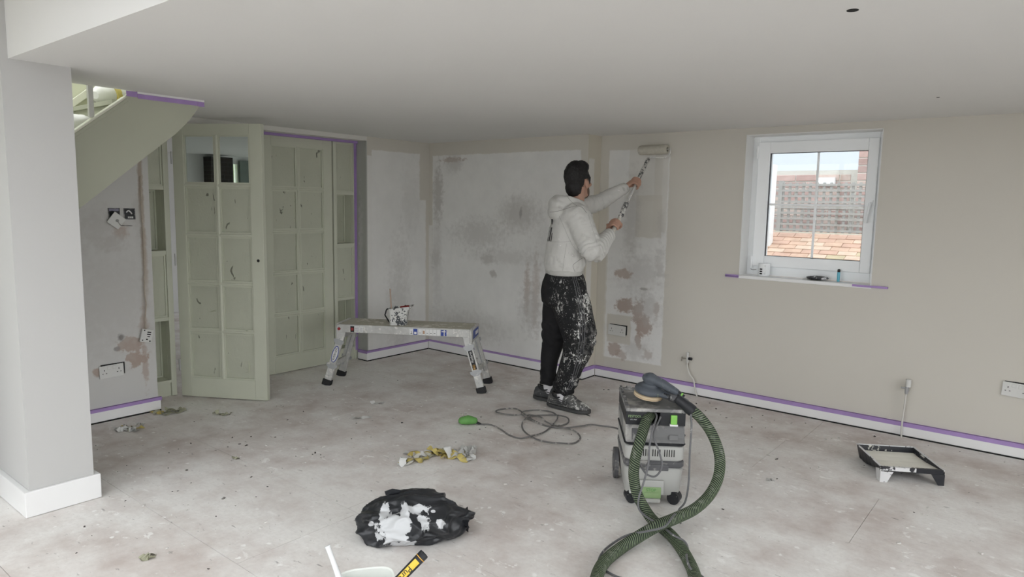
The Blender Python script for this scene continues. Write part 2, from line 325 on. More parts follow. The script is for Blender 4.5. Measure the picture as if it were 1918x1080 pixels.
w = MB().prism([(-.3, 0.3), (2.2, 2.4), (2.2, 3.2), (-.3, 3.2)], -4.972, -4.962, 'x').box(-4.97, -4.2, 2.19, 2.3, 2.42, 3.2).box(-4.2, -4.1, -.35, 2.3, 2.42, 3.2).box(-4.97, -4.2, -.45, -.35, 2.42, 3.2).build('wall_stairwell', M_sw)
tag(w, 'sage green stairwell wall seen above the stair string', 'wall', kind='structure')
M_pier = wall_mat('pier_paint', 'y', (.51, .507, .497))
w = MB().box(-4.15, -3.71, 1.02, 1.297, 0, 2.1).box(-4.15, -3.71, 1.02, 1.06, 2.1, 2.42).build('wall_pier', M_pier); tag(w, 'broad white-painted pier standing in front of the stairs', 'wall', kind='structure')
# extension walls with the glazed openings daylight comes through
def wall_with_hole(mb, ax, d0, d1, a0, a1, z1, h):
    for (p0, p1, q0, q1) in ((a0, h[0], 0, z1), (h[1], a1, 0, z1), (h[0], h[1], 0, h[2]), (h[0], h[1], h[3], z1)):
        if ax == 'x': mb.box(d0, d1, p0, p1, q0, q1)
        else: mb.box(p0, p1, d0, d1, q0, q1)
    return mb
M_pw = wall_mat('extension_paint', 'x', (.66, .64, .60))
w = wall_with_hole(MB(), 'x', EAST_X, EAST_X + .3, SOUTH_Y - .3, 5.55, 2.6, EW).build('wall_east', M_pw); tag(w, 'pale east wall with wide glazed doors', 'wall', kind='structure')
w = wall_with_hole(MB(), 'y', SOUTH_Y - .3, SOUTH_Y, -5.27, EAST_X, 2.6, SW).build('wall_south', M_pw); tag(w, 'pale south wall with wide glazed doors', 'wall', kind='structure')
def glazing(name, ax, d, a0, a1, z0, z1, n, lb):
    e = thing(name, lb, 'window', kind='structure'); fr = MB()
    B = (lambda m, p0, p1, q0, q1: m.box(d, d + .06, p0, p1, q0, q1)) if ax == 'x' else (lambda m, p0, p1, q0, q1: m.box(p0, p1, d, d + .06, q0, q1))
    B(fr, a0, a1, z0, z0 + .05); B(fr, a0, a1, z1 - .05, z1)
    for i in range(n + 1):
        c = a0 + .03 + (a1 - a0 - .06) * i / n; B(fr, c - .03, c + .03, z0 + .05, z1 - .05)
    fr.build('window_frame', M_upvc, e)
    for i in range(n):
        c0 = a0 + .06 + (a1 - a0 - .06) * i / n; c1 = c0 + (a1 - a0 - .06) / n - .06; g = MB()
        (g.box(d + .028, d + .032, c0, c1, z0 + .05, z1 - .05) if ax == 'x' else g.box(c0, c1, d + .028, d + .032, z0 + .05, z1 - .05)).build('pane', M_glass, e)
glazing('window_2', 'x', EAST_X + .12, *EW, 4, 'wide glazed sliding doors in the east wall')
e = thing('added_rooflight', 'large unseen rooflight added to the extension ceiling for more daylight', 'window', kind='structure'); m = MB()
for q in ((RL[0], RL[1], RL[2], RL[2] + .05), (RL[0], RL[1], RL[3] - .05, RL[3]), (RL[0], RL[0] + .05, RL[2] + .05, RL[3] - .05), (RL[1] - .05, RL[1], RL[2] + .05, RL[3] - .05), (-.78, -.72, RL[2] + .05, RL[3] - .05)): m.box(*q, 2.55, 2.62)
m.build('window_frame', M_upvc, e); MB().box(RL[0] + .05, RL[1] - .05, RL[2] + .05, RL[3] - .05, 2.58, 2.584).build('pane', M_glass, e)  # frame and pane of the added rooflight
glazing('window_3', 'y', SOUTH_Y - .18, *SW, 4, 'wide glazed doors in the south wall')

# hall beyond the green doors; chimney, curtain and hedge stand in for pane reflections
M_hall = wall_mat('hall_paint', 'y', (.74, .74, .73))
for nm, bxs in (('wall_hall_west', [(-9.3, -9.2, .9, 5.19, 0, 2.1), (-9.3, -9.2, 5.25, 6.5, 0, 2.1), (-9.3, -9.2, 5.19, 5.25, 0, .8), (-9.3, -9.2, 5.19, 5.25, 2.0, 2.1)]), ('wall_hall_south', [(-9.3, -5.28, .8, .9, 0, 2.1), (-5.45, -5.3, .9, 2.17, 0, 2.1)]), ('ceiling_hall', [(-9.3, -5.46, .8, 6.7, 2.1, 2.2)]), ('wall_hall_east', [(-5.5, -5.45, 5.56, 6.5, 0, 2.1)])):
    m = MB()
    for q in bxs: m.box(*q)
    tag(m.build(nm, M_hall), {'w': 'plain hall wall seen through the door glass', 'c': 'white hall ceiling seen through the door glass'}[nm[0]], 'wall' if nm[0] == 'w' else 'ceiling', kind='structure')
tag(wall_with_hole(MB(), 'y', 6.5, 6.7, -9.3, -5.4, 2.1, (-8.9, -5.8, .4, 2.05)).build('wall_hall_north', M_hall), 'plain hall wall with an unseen window', 'wall', kind='structure')
nb = NT('stand_in_dark_brick', .9); vb = nb.sep(nb.pos()); cb = nb.node('ShaderNodeCombineXYZ'); nb.put(cb, 0, vb[1]); nb.put(cb, 1, vb[2]); bt = nb.node('ShaderNodeTexBrick'); nb.put(bt, 'Vector', cb.outputs[0]); nb.put(bt, 'Scale', 4.5)
nb.put(bt, 'Color1', (.035, .028, .025)); nb.put(bt, 'Color2', (.022, .019, .018)); nb.put(bt, 'Mortar', (.055, .052, .05)); M_dbrick = nb.done(bt.outputs[0])
o = MB().box(-9.198, -9.0, 4.76, 5.07, 0, 2.07).build('stand_in_chimney', M_dbrick); tag(o, 'dark brick chimney behind the door panes, standing in for a reflection', 'chimney')
o = MB().box(-9.195, -9.15, 5.262, 5.52, .1, 2.05).build('curtain', pmat('grey_green_stand_in_curtain', (.16, .19, .17), .9, .2, 6.)); tag(o, 'grey-green curtain behind the door panes, standing in for a reflection', 'curtain')  # added curtain, stands in for a pane reflection
o = MB().box(-11.2, -11, 3.5, 8.5, -.4, 3.2).build('stand_in_hedge', pmat('bright_green_stand_in_hedge', (.20, .30, .06), .8, .5, 14., .6, 30.)); tag(o, 'green garden hedge beyond the hall slit, standing in for reflected greenery', 'hedge')  # plain leaf green
M_leafy = pmat('hall_garden_light', (.5, .62, .2), .8, .4, 30.)
# skirting boards and purple tape
SK = .098
def skirting(name, lb, boxes):
    m = MB()
    for b in boxes: m.box(*b, .009, SK)
    o = m.build(name, M_white, bevel=.003, seg=1); tag(o, lb, 'skirting', kind='structure'); g = MB()
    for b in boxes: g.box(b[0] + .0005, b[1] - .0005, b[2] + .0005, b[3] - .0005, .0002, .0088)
    g.build('gap_shadow_strip', M_dark, o)      # near-black strip painting the shadow in the gap under the board
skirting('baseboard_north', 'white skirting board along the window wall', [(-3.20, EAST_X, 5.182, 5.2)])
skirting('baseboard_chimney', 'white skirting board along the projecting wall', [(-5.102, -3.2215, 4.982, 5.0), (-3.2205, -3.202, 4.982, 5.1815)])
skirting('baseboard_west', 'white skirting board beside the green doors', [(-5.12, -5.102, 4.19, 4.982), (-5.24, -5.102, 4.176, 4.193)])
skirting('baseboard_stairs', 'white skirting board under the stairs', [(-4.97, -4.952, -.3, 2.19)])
m = MB().prism([(-4.15, .995), (-3.69, .995), (-3.69, 1.322), (-4.15, 1.322), (-4.15, 1.297), (-3.71, 1.297), (-3.71, 1.02), (-4.15, 1.02)], .002, .125, 'z'); o = m.build('baseboard_pier', M_white, bevel=.004); tag(o, 'taller white skirting wrapped around the pier', 'skirting', kind='structure')
def tape(lb, boxes, mat=None, name='masking_tape'):
    m = MB()
    for b in boxes: m.box(*b)
    o = m.build(name, mat or M_purple); return tag(o, lb, 'tape')
t = SK + .0012
tape('purple tape strip along window wall skirting', [(-3.2, 1.69, 5.1805, 5.1995, SK, t), (-3.2, 1.69, 5.1805, 5.182, SK - .028, t)])
tape('purple tape strip along projecting wall skirting', [(-5.102, -3.2205, 4.982, 4.9995, SK, t), (-5.102, -3.2205, 4.9805, 4.982, SK - .014, t), (-3.2205, -3.202, 4.982, 5.18, SK, t), (-3.2205, -3.202, 4.9805, 4.982, SK - .02, t), (-3.202, -3.2005, 4.98, 5.18, SK - .028, t)])
tape('purple tape strip along skirting beside green doors', [(-5.1195, -5.1005, 4.175, 4.98, SK, t), (-5.102, -5.1005, 4.175, 4.98, SK - .018, t), (-5.24, -5.1005, 4.1745, 4.192, SK, t), (-5.24, -5.1005, 4.1745, 4.176, SK - .026, t)])
tape('purple tape strip along skirting under the stairs', [(-4.9695, -4.9505, 1.2, 2.197, SK, t), (-4.952, -4.9505, 1.2, 2.197, SK - .022, t), (-4.9695, -4.9505, 2.19, 2.1915, SK - .03, t)])
tape('purple tape strip down the raw plaster edge', [(-5.262, -5.256, 4.165, 4.192, .09, 2.05)])
tape('purple tape strip under the lintel above doors', [(-5.262, -5.235, 3.0, 4.19, 2.040, 2.061)])
# ================================================================ GREEN DOORS, DOOR FRAME, STAIRS
def film_mat(name, c):                                   # plastic film over a pane, painted over and crinkled
    n = NT(name, .45, 0, .35); p = n.pos()
    cr = n.noise(n.vscale(p, (14., 14., 9.)), 1., 4., .6, dist=1.5); ridge = n.math('ABSOLUTE', n.math('SUBTRACT', cr, .5))
    col = n.mix(n.noise(p, 6., 3.), tuple(q * .92 for q in c), tuple(q * 1.06 for q in c))
    slit = n.noise(n.vscale(p, (26., 26., 9.)), 1., 3., .5, off=(4, 4, 4), dist=.8)
    col = n.mix(n.math('MULTIPLY', n.step(slit, .685, .71), .8), col, (.10, .10, .075))
    n.bump(n.math('ADD', n.math('MULTIPLY', n.step(ridge, 0., .10), .7), n.noise(p, 40., 3.)), .2, .006); return n.done(col)
M_film = film_mat('painted_masking_film', (.50, .515, .42))
M_steel = pmat('dull_steel', (.5, .5, .5), .4, .1, metal=.8)
M_door_glass = glass_mat('door_pane_glass', (.86, .9, .88))
def leaf(name, lb, loc, rz, W, clear_top, H=2.045):
    e = thing(name, lb, 'door', loc, (0, 0, rz), kind='structure'); T = .042; z0 = .008; SL, SR = .085, .095
    for a, b in ((0, SL), (W - SR, W)): MB().box(a, b, 0, T, z0, H).build('stile', M_sage, e, bevel=.002, seg=1)
    for a, b in ((z0, .155), (1.965, H)): MB().box(SL, W - SR, 0, T, a, b).build('rail', M_sage, e)
    cx = SL + (W - SL - SR) / 2; hz = .362
    for i in range(1, 5): MB().prism([(0.006, -.012), (0, -.005), (0, .005), (.006, .012), (T - .006, .012), (T, 0), (T - .006, -.012)], SL, W - SR, 'x', Matrix.Translation((0, 0, .155 + i * hz))).build('muntin', M_sage, e)
    MB().prism([(cx - .013, .006), (cx - .006, -.0008), (cx + .006, -.0008), (cx + .013, .006), (cx + .013, T - .006), (cx, T), (cx - .013, T - .006)], .155, 1.965, 'z').build('muntin', M_sage, e)
    g = MB()
    for c0, c1 in ((SL, cx - .013), (cx + .013, W - SR)):          # glazing beads round every pane
        for i in range(5):
            a, b = .155 + i * hz + (.012 if i else 0), .155 + (i + 1) * hz - (.012 if i < 4 else 0)
            clear = clear_top and i == 4
            for q in ((c0, c0 + .011, a, b), (c1 - .011, c1, a, b), (c0 + .011, c1 - .011, a, a + .011), (c0 + .011, c1 - .011, b - .011, b)): g.box(q[0], q[1], .006, .018, q[2], q[3])
            if clear: MB().box(c0, c1, .019, .023, a, b).build('pane', M_door_glass, e)
            else:
                # film-covered pane: a sagging sheet with real relief
                m = MB(); nx, nz = 12, 18; sd = rnd.uniform(0, 99); vs = []
                for k in range(nz + 1):
                    for l in range(nx + 1):
                        u, v = l / nx, k / nz; x = c0 + (c1 - c0) * u; z = a + (b - a) * v
                        ed = min(u, 1 - u, v, 1 - v) * 6; d = noise.noise((x * 9 + sd, z * 9, sd)) * .5 + abs(noise.noise((x * 16 - z * 10 + sd, z * 7, 3))) * .8
                        vs.append((x, .019 - .006 * min(1, ed) * d, z))
                m.add(vs, [(k * (nx + 1) + l, k * (nx + 1) + l + 1, (k + 1) * (nx + 1) + l + 1, (k + 1) * (nx + 1) + l) for k in range(nz) for l in range(nx)])
                m.box(c0, c1, .021, .025, a, b); m.build('pane', M_film, e, smooth=True)
    g.build('glazing_bead', M_sage, e)
    return e, cx
d1, cx = leaf('door_1', 'sage green glazed door leaf standing open, two clear top panes', (-5.195, 2.455, 0), math.radians(30.2), .70, True)
MB().cyl((.655, .002, 1.06), (.655, -.002, 1.06), .011, n=14).build('lock_hole', M_dark, d1)
for z in (.25, 1.05, 1.8): MB().cyl((-.004, -.006, z - .045), (-.004, -.006, z + .045), .007, n=10).build('hinge', M_steel, d1)
M_flap = pmat('peeling_film', (.5, .52, .40), .5)
for x, z, w_, h_ in ((.24, .66, .07, .02), (.545, .20, .02, .11), (.515, .21, .05, .012), (.53, .52, .025, .02)):
    MB().add([(x, .016, z), (x + w_, .004, z + h_ * .6), (x + w_ * .9, -.012, z + h_), (x + w_ * .2, .008, z + h_ * .3), (x, .0175, z), (x + w_, .0055, z + h_ * .6), (x + w_ * .9, -.0105, z + h_), (x + w_ * .2, .0095, z + h_ * .3)],
        [(0, 1, 2, 3), (7, 6, 5, 4), (0, 4, 5, 1), (1, 5, 6, 2), (2, 6, 7, 3), (3, 7, 4, 0)]).build('film_flap', M_flap, d1)
d2, _ = leaf('door_2', 'sage green glazed door leaf closed, every pane covered in film', (-5.27, 3.225, 0), PI / 2, .70, False)
# frame with the two side columns of alternating flush panels and box recesses
fr = thing('trim_door_frame', 'sage green timber door frame with side columns of panels and niches', 'door frame', (-5.27, 2.19, 0), kind='structure')
def colm(y0, y1, jy0, jy1):
    for a, b in ((y0, y0 + jy0), (y1 - jy1, y1)): MB().box(-5.315, -5.262, a, b, 0, 2.062).build('post', M_sage, fr, True, bevel=.002, seg=1)
    a, b = y0 + jy0, y1 - jy1
    for z0, z1 in ((0, .105), (.105, .125), (.585, .612), (1.085, 1.115), (1.565, 1.595), (2.035, 2.062)):
        MB().box(-5.315, -5.266 if z0 else -5.28, a, b, z0, z1).build('rail', M_sage, fr, True)
    for z0, z1, rec in ((.125, .585, 1), (.612, 1.085, 0), (1.115, 1.565, 1), (1.595, 2.035, 0)):
        X0 = -5.41 if rec else -5.290
        m = MB(); nx, nz = 10, 18; sd = rnd.uniform(0, 99); vs = []
        for k in range(nz + 1):
            for l in range(nx + 1):
                u, v = l / nx, k / nz; y = a + (b - a) * u; z = z0 + (z1 - z0) * v; ed = min(u, 1 - u, v, 1 - v) * 6
                vs.append((X0 + .007 * min(1, ed) * (noise.noise((y * 9 + sd, z * 9, sd)) * .5 + abs(noise.noise((y * 17 - z * 9 + sd, z * 6, 3))) * .8), y, z))
        m.add(vs, [(k * (nx + 1) + l, k * (nx + 1) + l + 1, (k + 1) * (nx + 1) + l + 1, (k + 1) * (nx + 1) + l) for k in range(nz) for l in range(nx)])
        m.box(X0 - .008, X0 - .001, a, b, z0, z1); m.build('panel', M_film, fr, True, smooth=True)
        bd = MB(); xb = X0 + .010
        for q in ((a, a + .011, z0, z1), (b - .011, b, z0, z1), (a + .011, b - .011, z0, z0 + .011), (a + .011, b - .011, z1 - .011, z1)): bd.box(X0, xb, *q)
        bd.build('panel_bead', M_sage, fr, True)
        if rec:
            MB().box(X0, -5.3155, a - .012, a, z0 - .012, z1 + .012).box(X0, -5.3155, b, b + .012, z0 - .012, z1 + .012).box(X0, -5.3155, a, b, z0 - .012, z0).box(X0, -5.3155, a, b, z1, z1 + .012).build('niche_lining', M_sage, fr, True)
colm(2.182, 2.452, .03, .04); colm(3.935, 4.192, .035, .03)
MB().box(-5.315, -5.262, 2.452, 3.935, 2.048, 2.0615).build('rail', M_sage, fr, True)

# staircase rising behind the pier
st = thing('staircase', 'sage green closed-string staircase rising through the ceiling opening', 'staircase', (-4.2, -.5, 0))
prof = [(-.262, 0), (1.48, 1.446), (1.746, 1.668), (2.012, 1.886), (2.075, 1.95), (2.125, 2.01), (2.16, 2.06), (2.18, 2.099), (1.772, 2.099), (1.484, 1.852), (-.832, 0)]
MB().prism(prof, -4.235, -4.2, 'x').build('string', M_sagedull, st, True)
sl = Vector((0, 1, .8)).normalized(); cm = frame((-4.217, 1.484, 1.852), (0, sl.y, sl.z), (1, 0, 0))
M_cream = pmat('cream_gloss', (.66, .66, .56), .4, .03)
MB().box(-2.6, .33, -.028, .026, -.012, .0, cm).build('string_cap', M_cream, st, True, bevel=.003, seg=1)
MB().box(-2.6, .33, -.021, .019, 0.0, .02, cm).build('string_moulding', M_sagedull, st, True, bevel=.003, seg=1)
for i in range(8):
    y = .06 + .25 * i; zb = 1.852 + .8 * (y - 1.484) + .02
    if y < 1.9: MB().box(-4.228, -4.204, y - .012, y + .012, zb, zb + .86).build('baluster', M_white if False else pmat('baluster_paint', (.58, .58, .55), .5) if i == 0 else bpy.data.materials['baluster_paint'], st, True)
MB().box(-2.1, .5, -.022, .022, 0, .045, frame((-4.217, 1.484, 2.735), (0, sl.y, sl.z), (1, 0, 0))).build('banister', M_cream, st, True, bevel=.006)
for i in range(13):
    y = -.62 + .232 * i; z = .186 * (i + 1)
    if y < 2.05:
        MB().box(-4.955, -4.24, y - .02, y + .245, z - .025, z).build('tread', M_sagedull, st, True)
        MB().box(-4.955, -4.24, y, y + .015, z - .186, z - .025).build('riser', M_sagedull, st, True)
MB().box(-1.6, 1.2, -.012, .012, -.02, .02, frame((-4.945, 1.80, 2.145), (0, 1, .86), (1, 0, 0))).build('handrail', M_cream, st, True, bevel=.004)
tape('purple tape strip along the stair string at the ceiling', [(-4.199, -4.1975, 1.74, 1.80, 2.068, 2.098), (-4.199, -4.1975, 1.801, 2.15, 2.062, 2.088), (-4.199, -4.1965, 2.151, 2.19, 2.06, 2.088)])
tape('white lining strip along ceiling edge above stair string', [(-4.199, -4.196, 1.80, 2.19, 2.089, 2.0995)], M_white, 'lining_strip')
# dust sheet bundled on the upper stairs, tied with yellow tape
M_sheet = pmat('white_polythene_sheet', (.82, .82, .80), .45, .05, 8., .5, 25.)
def lump(path, rad, sd, n=22, amp=.25, flat=1.0):
    pts = spline(path, 8); rs = []
    m = len(pts)
    for i in range(m): t = i / (m - 1); rs.append(rad * (.35 + .65 * math.sin(PI * min(1, max(.0, t))) ** .5))
    b = MB().tube(pts, rs, n)
    for i, q in enumerate(b.v):
        d = noise.noise((q[0] * 14 + sd, q[1] * 14, q[2] * 14)) + .6 * abs(noise.noise((q[0] * 34 + sd, q[1] * 34, q[2] * 34)))
        c = pts[min(m - 1, i // n)]; v = Vector(q) - c; v *= 1 + amp * d; v.z *= flat; b.v[i] = tuple(c + v)
    return b
ds = lump([(-4.52, 1.70, 2.095), (-4.58, 1.78, 2.115), (-4.6, 1.87, 2.14), (-4.57, 1.97, 2.19), (-4.55, 2.05, 2.25)], .062, 3.).build('dust_sheet', M_sheet, smooth=True)
tag(ds, 'white polythene sheet bundled on the upper stairs with yellow tape', 'dust sheet')
M_yel = pmat('yellow_tape', (.72, .60, .20), .55, .12, 20., .2)
MB().tube([(-4.585, 1.805, 2.12), (-4.59, 1.82, 2.125), (-4.595, 1.835, 2.13)], [.066, .068, .066], 24).build('tape_band', M_yel, ds, True, smooth=True)
ds2 = lump([(-4.55, 1.40, 1.89), (-4.5, 1.48, 1.915), (-4.45, 1.57, 1.925), (-4.5, 1.66, 1.93)], .045, 8.).build('dust_sheet', M_sheet, smooth=True); tag(ds2, 'smaller white sheet bundle lower down on the stairs', 'dust sheet')
# ================================================================ NORTH WINDOW AND THE VIEW
wn = thing('window_1', 'white plastic casement window with a cross of glazing bars', 'window', (-1.495, 5.34, 1.0), kind='structure')
def ring(m, o, i, y0, y1):
    (a, b, c, d), (e, f, g, h) = o, i
    return m.box(a, e, y0, y1, c, d).box(f, b, y0, y1, c, d).box(e, f, y0, y1, c, g).box(e, f, y0, y1, h, d)
M_gask = pmat('black_gasket', (.03, .03, .035), .6)
ring(MB(), (WX0 + .006, WX1 - .006, WZ0, WZ1 - .006), (-1.898, -1.078, 1.068, 2.0), 5.345, 5.41).build('outer_frame', M_upvc, wn, True, bevel=.002, seg=1)
ring(MB(), (-1.9, -1.076, 1.07, 2.002), (-1.812, -1.142, 1.150, 1.919), 5.318, 5.39).build('sash', M_upvc, wn, True, bevel=.004, seg=2)
ring(MB(), (-1.822, -1.132, 1.140, 1.929), (-1.809, -1.145, 1.153, 1.916), 5.328, 5.352).build('gasket', M_gask, wn, True)
MB().box(-1.815, -1.139, 5.354, 5.358, 1.147, 1.922).build('pane', glass_mat('dimmed_window_glass', (.8, .82, .83), 1., 0.), wn, True)  # grey tint in the pane dims the bright view outside
MB().box(-1.482, -1.466, 5.348, 5.353, 1.153, 1.916).build('glazing_bar', M_upvc, wn, True); MB().box(-1.809, -1.145, 5.347, 5.353, 1.531, 1.547).build('glazing_bar', M_upvc, wn, True)
h = MB().box(-1.113, -1.087, 5.306, 5.319, 1.535, 1.575).cyl((-1.10, 5.306, 1.555), (-1.10, 5.285, 1.553), .008, n=10); h.tube(spline([(-1.10, 5.287, 1.556), (-1.103, 5.284, 1.53), (-1.111, 5.284, 1.47), (-1.117, 5.286, 1.42)], 5), [.0085] * 15 + [.007], 10)
h.build('handle', M_upvc, wn, True, smooth=True)
for z in (1.93, 1.10): MB().cyl((-1.905, 5.316, z - .045), (-1.905, 5.316, z + .045), .009, n=10).build('hinge', M_upvc, wn, True)
MB().tube(spline([(-1.905, 5.31, 1.045), (-1.89, 5.30, 1.04), (-1.86, 5.305, 1.042)], 5), .003, 6).build('stay_wire', M_steel, wn, True)
sl_ = MB().box(WX0 - .004, WX1 + .004, 5.188, 5.345, .976, 1.0).build('trim_window_sill', M_white, bevel=.004); tag(sl_, 'white gloss window board under the casement', 'window sill', kind='structure')
tape('short purple tape tab at the mug end of window board', [(-2.055, -1.95, 5.184, 5.1995, .988, .992), (-2.055, -1.95, 5.184, 5.1855, .98, 1.002)])
tape('longer purple tape tab at lighter end of window board', [(-1.15, -.93, 5.181, 5.187, .985, .999), (-1.02, -.93, 5.186, 5.1995, .984, .9985)])

# --- outside
rb = random.Random(7)
gr = MB().box(-40, 40, 5.56, 60, -.9, -.4).box(2.01, 40, -40, 5.56, -.9, -.2).box(-40, 2.01, -40, SOUTH_Y - .31, -.9, -.2).build('ground_outside', pmat('paving_outside', (.3,.29,.27), .9, .15, 3., world=True)); tag(gr, 'pale paving around the house', 'paving', kind='structure')
M_bk = [pmat('red_brick_%s' % n_, c_, .9, .2, 14., .3, 60.) for n_, c_ in (('rust', (.45, .30, .265)), ('rose', (.51, .36, .32)), ('pale', (.54, .42, .365)), ('brown', (.40, .28, .25)))]
M_mort = pmat('lime_mortar', (0.588, 0.560, 0.504), .95, .08, 20.)
def brickwork(name, lb, x0, x1, y, z0, z1, BW=.215, BH=.065, J=.011):
    e = MB().box(x0, x1, y + .008, y + .2, z0 - .9, z1).build(name, M_mort); tag(e, lb, 'wall')
    protos = []
    for m in M_bk:
        me = MB().box(0, BW, 0, .1, 0, BH).mesh('brick', bevel=.003, seg=1); me.materials.append(m); half = MB().box(0, BW / 2 - J / 2, 0, .1, 0, BH).mesh('brick', bevel=.003, seg=1); half.materials.append(m); protos.append((me, half))
    z = z0; row = 0
    while z + BH <= z1 + .001:
        x = x0; k = 0
        while x < x1 - .04:
            p = rb.choice(protos); me, wdt = (p[1], BW / 2 - J / 2) if (row % 2 and k == 0) or x + BW > x1 + .02 else (p[0], BW)
            if x + wdt <= x1 + .03:
                o = bpy.data.objects.new('brick', me); COL.objects.link(o); o.location = (x, y + rb.uniform(-.003, .003), z); adopt(o, e)
            x += wdt + J; k += 1
        z += BH + J; row += 1
    return e
brickwork('garden_brick_wall', 'weathered red brick wall beyond the trellis', -2.75, -1.78, 7.95, .98, 1.93)
brickwork('brick_chimney_pier', 'taller red brick pier rising beside the trellis', -1.76, -1.28, 7.8, .98, 2.5)
bd = MB().box(-2.18, -2.0, 7.9, 7.945, 1.77, 1.85).build('white_board', M_upvc); tag(bd, 'small white board fixed to top of garden brick wall', 'board')
# trellis: every slat a part
tr = thing('garden_trellis', 'grey timber square trellis standing on the tiled roof', 'trellis', (-2.0, 7.45, 1.28)); M_tr = pmat('weathered_timber', (0.350, 0.343, 0.322), .9, .12, 9.)
sv = MB().box(-.0125, .0125, -.006, .006, 0, .50).mesh('slat'); sv.materials.append(M_tr); sh = MB().box(-.5, .5, -.018, -.006, -.011, .011).mesh('slat'); sh.materials.append(M_tr)
for i in range(14):
    o = bpy.data.objects.new('slat', sv); COL.objects.link(o); o.parent = tr; o.location = (-.38 + .067 * i, 0, 0)
for i in range(9):
    o = bpy.data.objects.new('slat', sh); COL.objects.link(o); o.parent = tr; o.location = (.05, 0, .02 + .057 * i)
MB().box(-.425, -.385, -.02, .03, -.01, .52).build('post', M_tr, tr); MB().box(-.44, .56, -.035, .02, -.035, 0).build('bottom_rail', pmat('pale_rail', (.62, .59, .50), .9), tr)
# tiled lean-to roof: every tile a part
rf = MB().prism([(6.35, .74), (7.43, 1.255), (7.43, .3), (6.35, .3)], -3.0, -.6, 'x').build('lean_to_roof', pmat('roof_batten', (.2, .15, .12), .9)); tag(rf, 'low clay tiled lean-to roof outside the window', 'roof')
M_ti = [pmat('clay_tile_%s' % n_, c_, .85, .2, 10., .3, 40., world=True) for n_, c_ in (('orange', (.56, .385, .285)), ('buff', (.60, .45, .345)), ('red', (.53, .35, .265)), ('moss', (.46, .38, .25)))]
tms = []
for m in M_ti:
    me = MB().box(0, .162, 0, .17, 0, .013).mesh('tile', bevel=.003, seg=1); me.materials.append(m); tms.append(me)
ang = math.atan2(.515, 1.08)
for r_ in range(14):
    for c_ in range(14):
        x = -2.95 + .165 * c_ + (.082 if r_ % 2 else 0); s_ = r_ * .082
        o = bpy.data.objects.new('tile', tms[3] if rb.random() < (.16 if 2 < c_ < 10 and r_ in (6, 7, 8, 9) else .04) else tms[rb.randrange(3)]); COL.objects.link(o)
        o.location = (x, 6.36 + s_ * math.cos(ang), .757 + s_ * math.sin(ang) + rb.uniform(0, .003)); o.rotation_euler = (ang - .085, rb.uniform(-.012, .012), 0); adopt(o, rf)
nw = thing('neighbour_window', 'white window frame of the neighbouring wall left of trellis', 'window', (-2.55, 7.15, 1.0))
MB().box(-2.47, -2.42, 7.1, 7.2, 1.02, 1.95).build('frame', M_upvc, nw, True); MB().box(-2.405, -2.375, 7.12, 7.2, 1.06, 1.95).build('frame', M_upvc, nw, True); MB().box(-2.52, -2.29, 6.98, 7.2, 1.0, 1.03).build('sill', M_upvc, nw, True)
nh = MB().box(-7.5, 1.5, 13, 13.3, -.5, 4.2).build('haze_backdrop', pmat('pale_haze_tone', (0.588, 0.616, 0.658), .9, .04, 1.)); tag(nh, 'pale wall added far beyond the garden wall, standing in for haze', 'backdrop')  # added backdrop, its blue-grey colour carries the pale haze above the bricks
# ================================================================ PERSON PAINTING THE WALL
from mathutils.bvhtree import BVHTree
def remesh(mb, name, voxel, smooth=4, fac=.5):
    me = mb.mesh(name + '_raw'); o = bpy.data.objects.new(name + '_raw', me); COL.objects.link(o)
    m = o.modifiers.new('r', 'REMESH'); m.mode = 'VOXEL'; m.voxel_size = voxel; m.use_smooth_shade = True
    if smooth: q = o.modifiers.new('s', 'SMOOTH'); q.factor = fac; q.iterations = smooth
    out = bpy.data.meshes.new_from_object(o.evaluated_get(bpy.context.evaluated_depsgraph_get())); out.name = name
    bpy.data.objects.remove(o, do_unlink=True); bpy.data.meshes.remove(me)
    for p in out.polygons: p.use_smooth = True
    return out
def limb(m, pts, rads, ref=(0, 0, 1), n=18, sub=5, ratio=1.0):   # tapering limb with rounded ends; rads: r or (a, b)
    P = spline(pts, sub); R0 = [r if hasattr(r, '__len__') else (r, r * ratio) for r in rads]; Rs = []
    for i in range(len(P)):
        t = i / sub; k = min(int(t), len(R0) - 2); f = t - k; Rs.append((R0[k][0] * (1 - f) + R0[k + 1][0] * f, R0[k][1] * (1 - f) + R0[k + 1][1] * f))
    T0 = (P[0] - P[1]).normalized(); T1 = (P[-1] - P[-2]).normalized(); ex0 = []; ex1 = []
    for s in (.92, .7, .38): 
        h = math.sqrt(1 - s * s); ex0.insert(0, (P[0] + T0 * Rs[0][1] * h, (Rs[0][0] * s, Rs[0][1] * s))); ex1.append((P[-1] + T1 * Rs[-1][1] * h, (Rs[-1][0] * s, Rs[-1][1] * s)))
    seq = ex0 + list(zip(P, Rs)) + ex1; ref = Vector(ref); rings = []
    for i, (c, (a, b)) in enumerate(seq):
        d = (seq[min(i + 1, len(seq) - 1)][0] - seq[max(i - 1, 0)][0]).normalized(); u = (ref - d * ref.dot(d)); u = u.normalized() if u.length > 1e-4 else d.orthogonal().normalized(); v = d.cross(u)
        rings.append([c + u * math.cos(2 * PI * k / n) * a + v * math.sin(2 * PI * k / n) * b for k in range(n)])
    return m.loft(rings)
def ell(m, c, r, M=None, n=20, k=12):
    vs = []; 
    rings = [[(c[0] + r[0] * math.sin(PI * (j + .5) / k) * math.cos(2 * PI * i / n), c[1] + r[1] * math.sin(PI * (j + .5) / k) * math.sin(2 * PI * i / n), c[2] - r[2] * math.cos(PI * (j + .5) / k)) for i in range(n)] for j in range(k)]
    return m.loft([[Vector(q) for q in rg] for rg in rings], True, M)
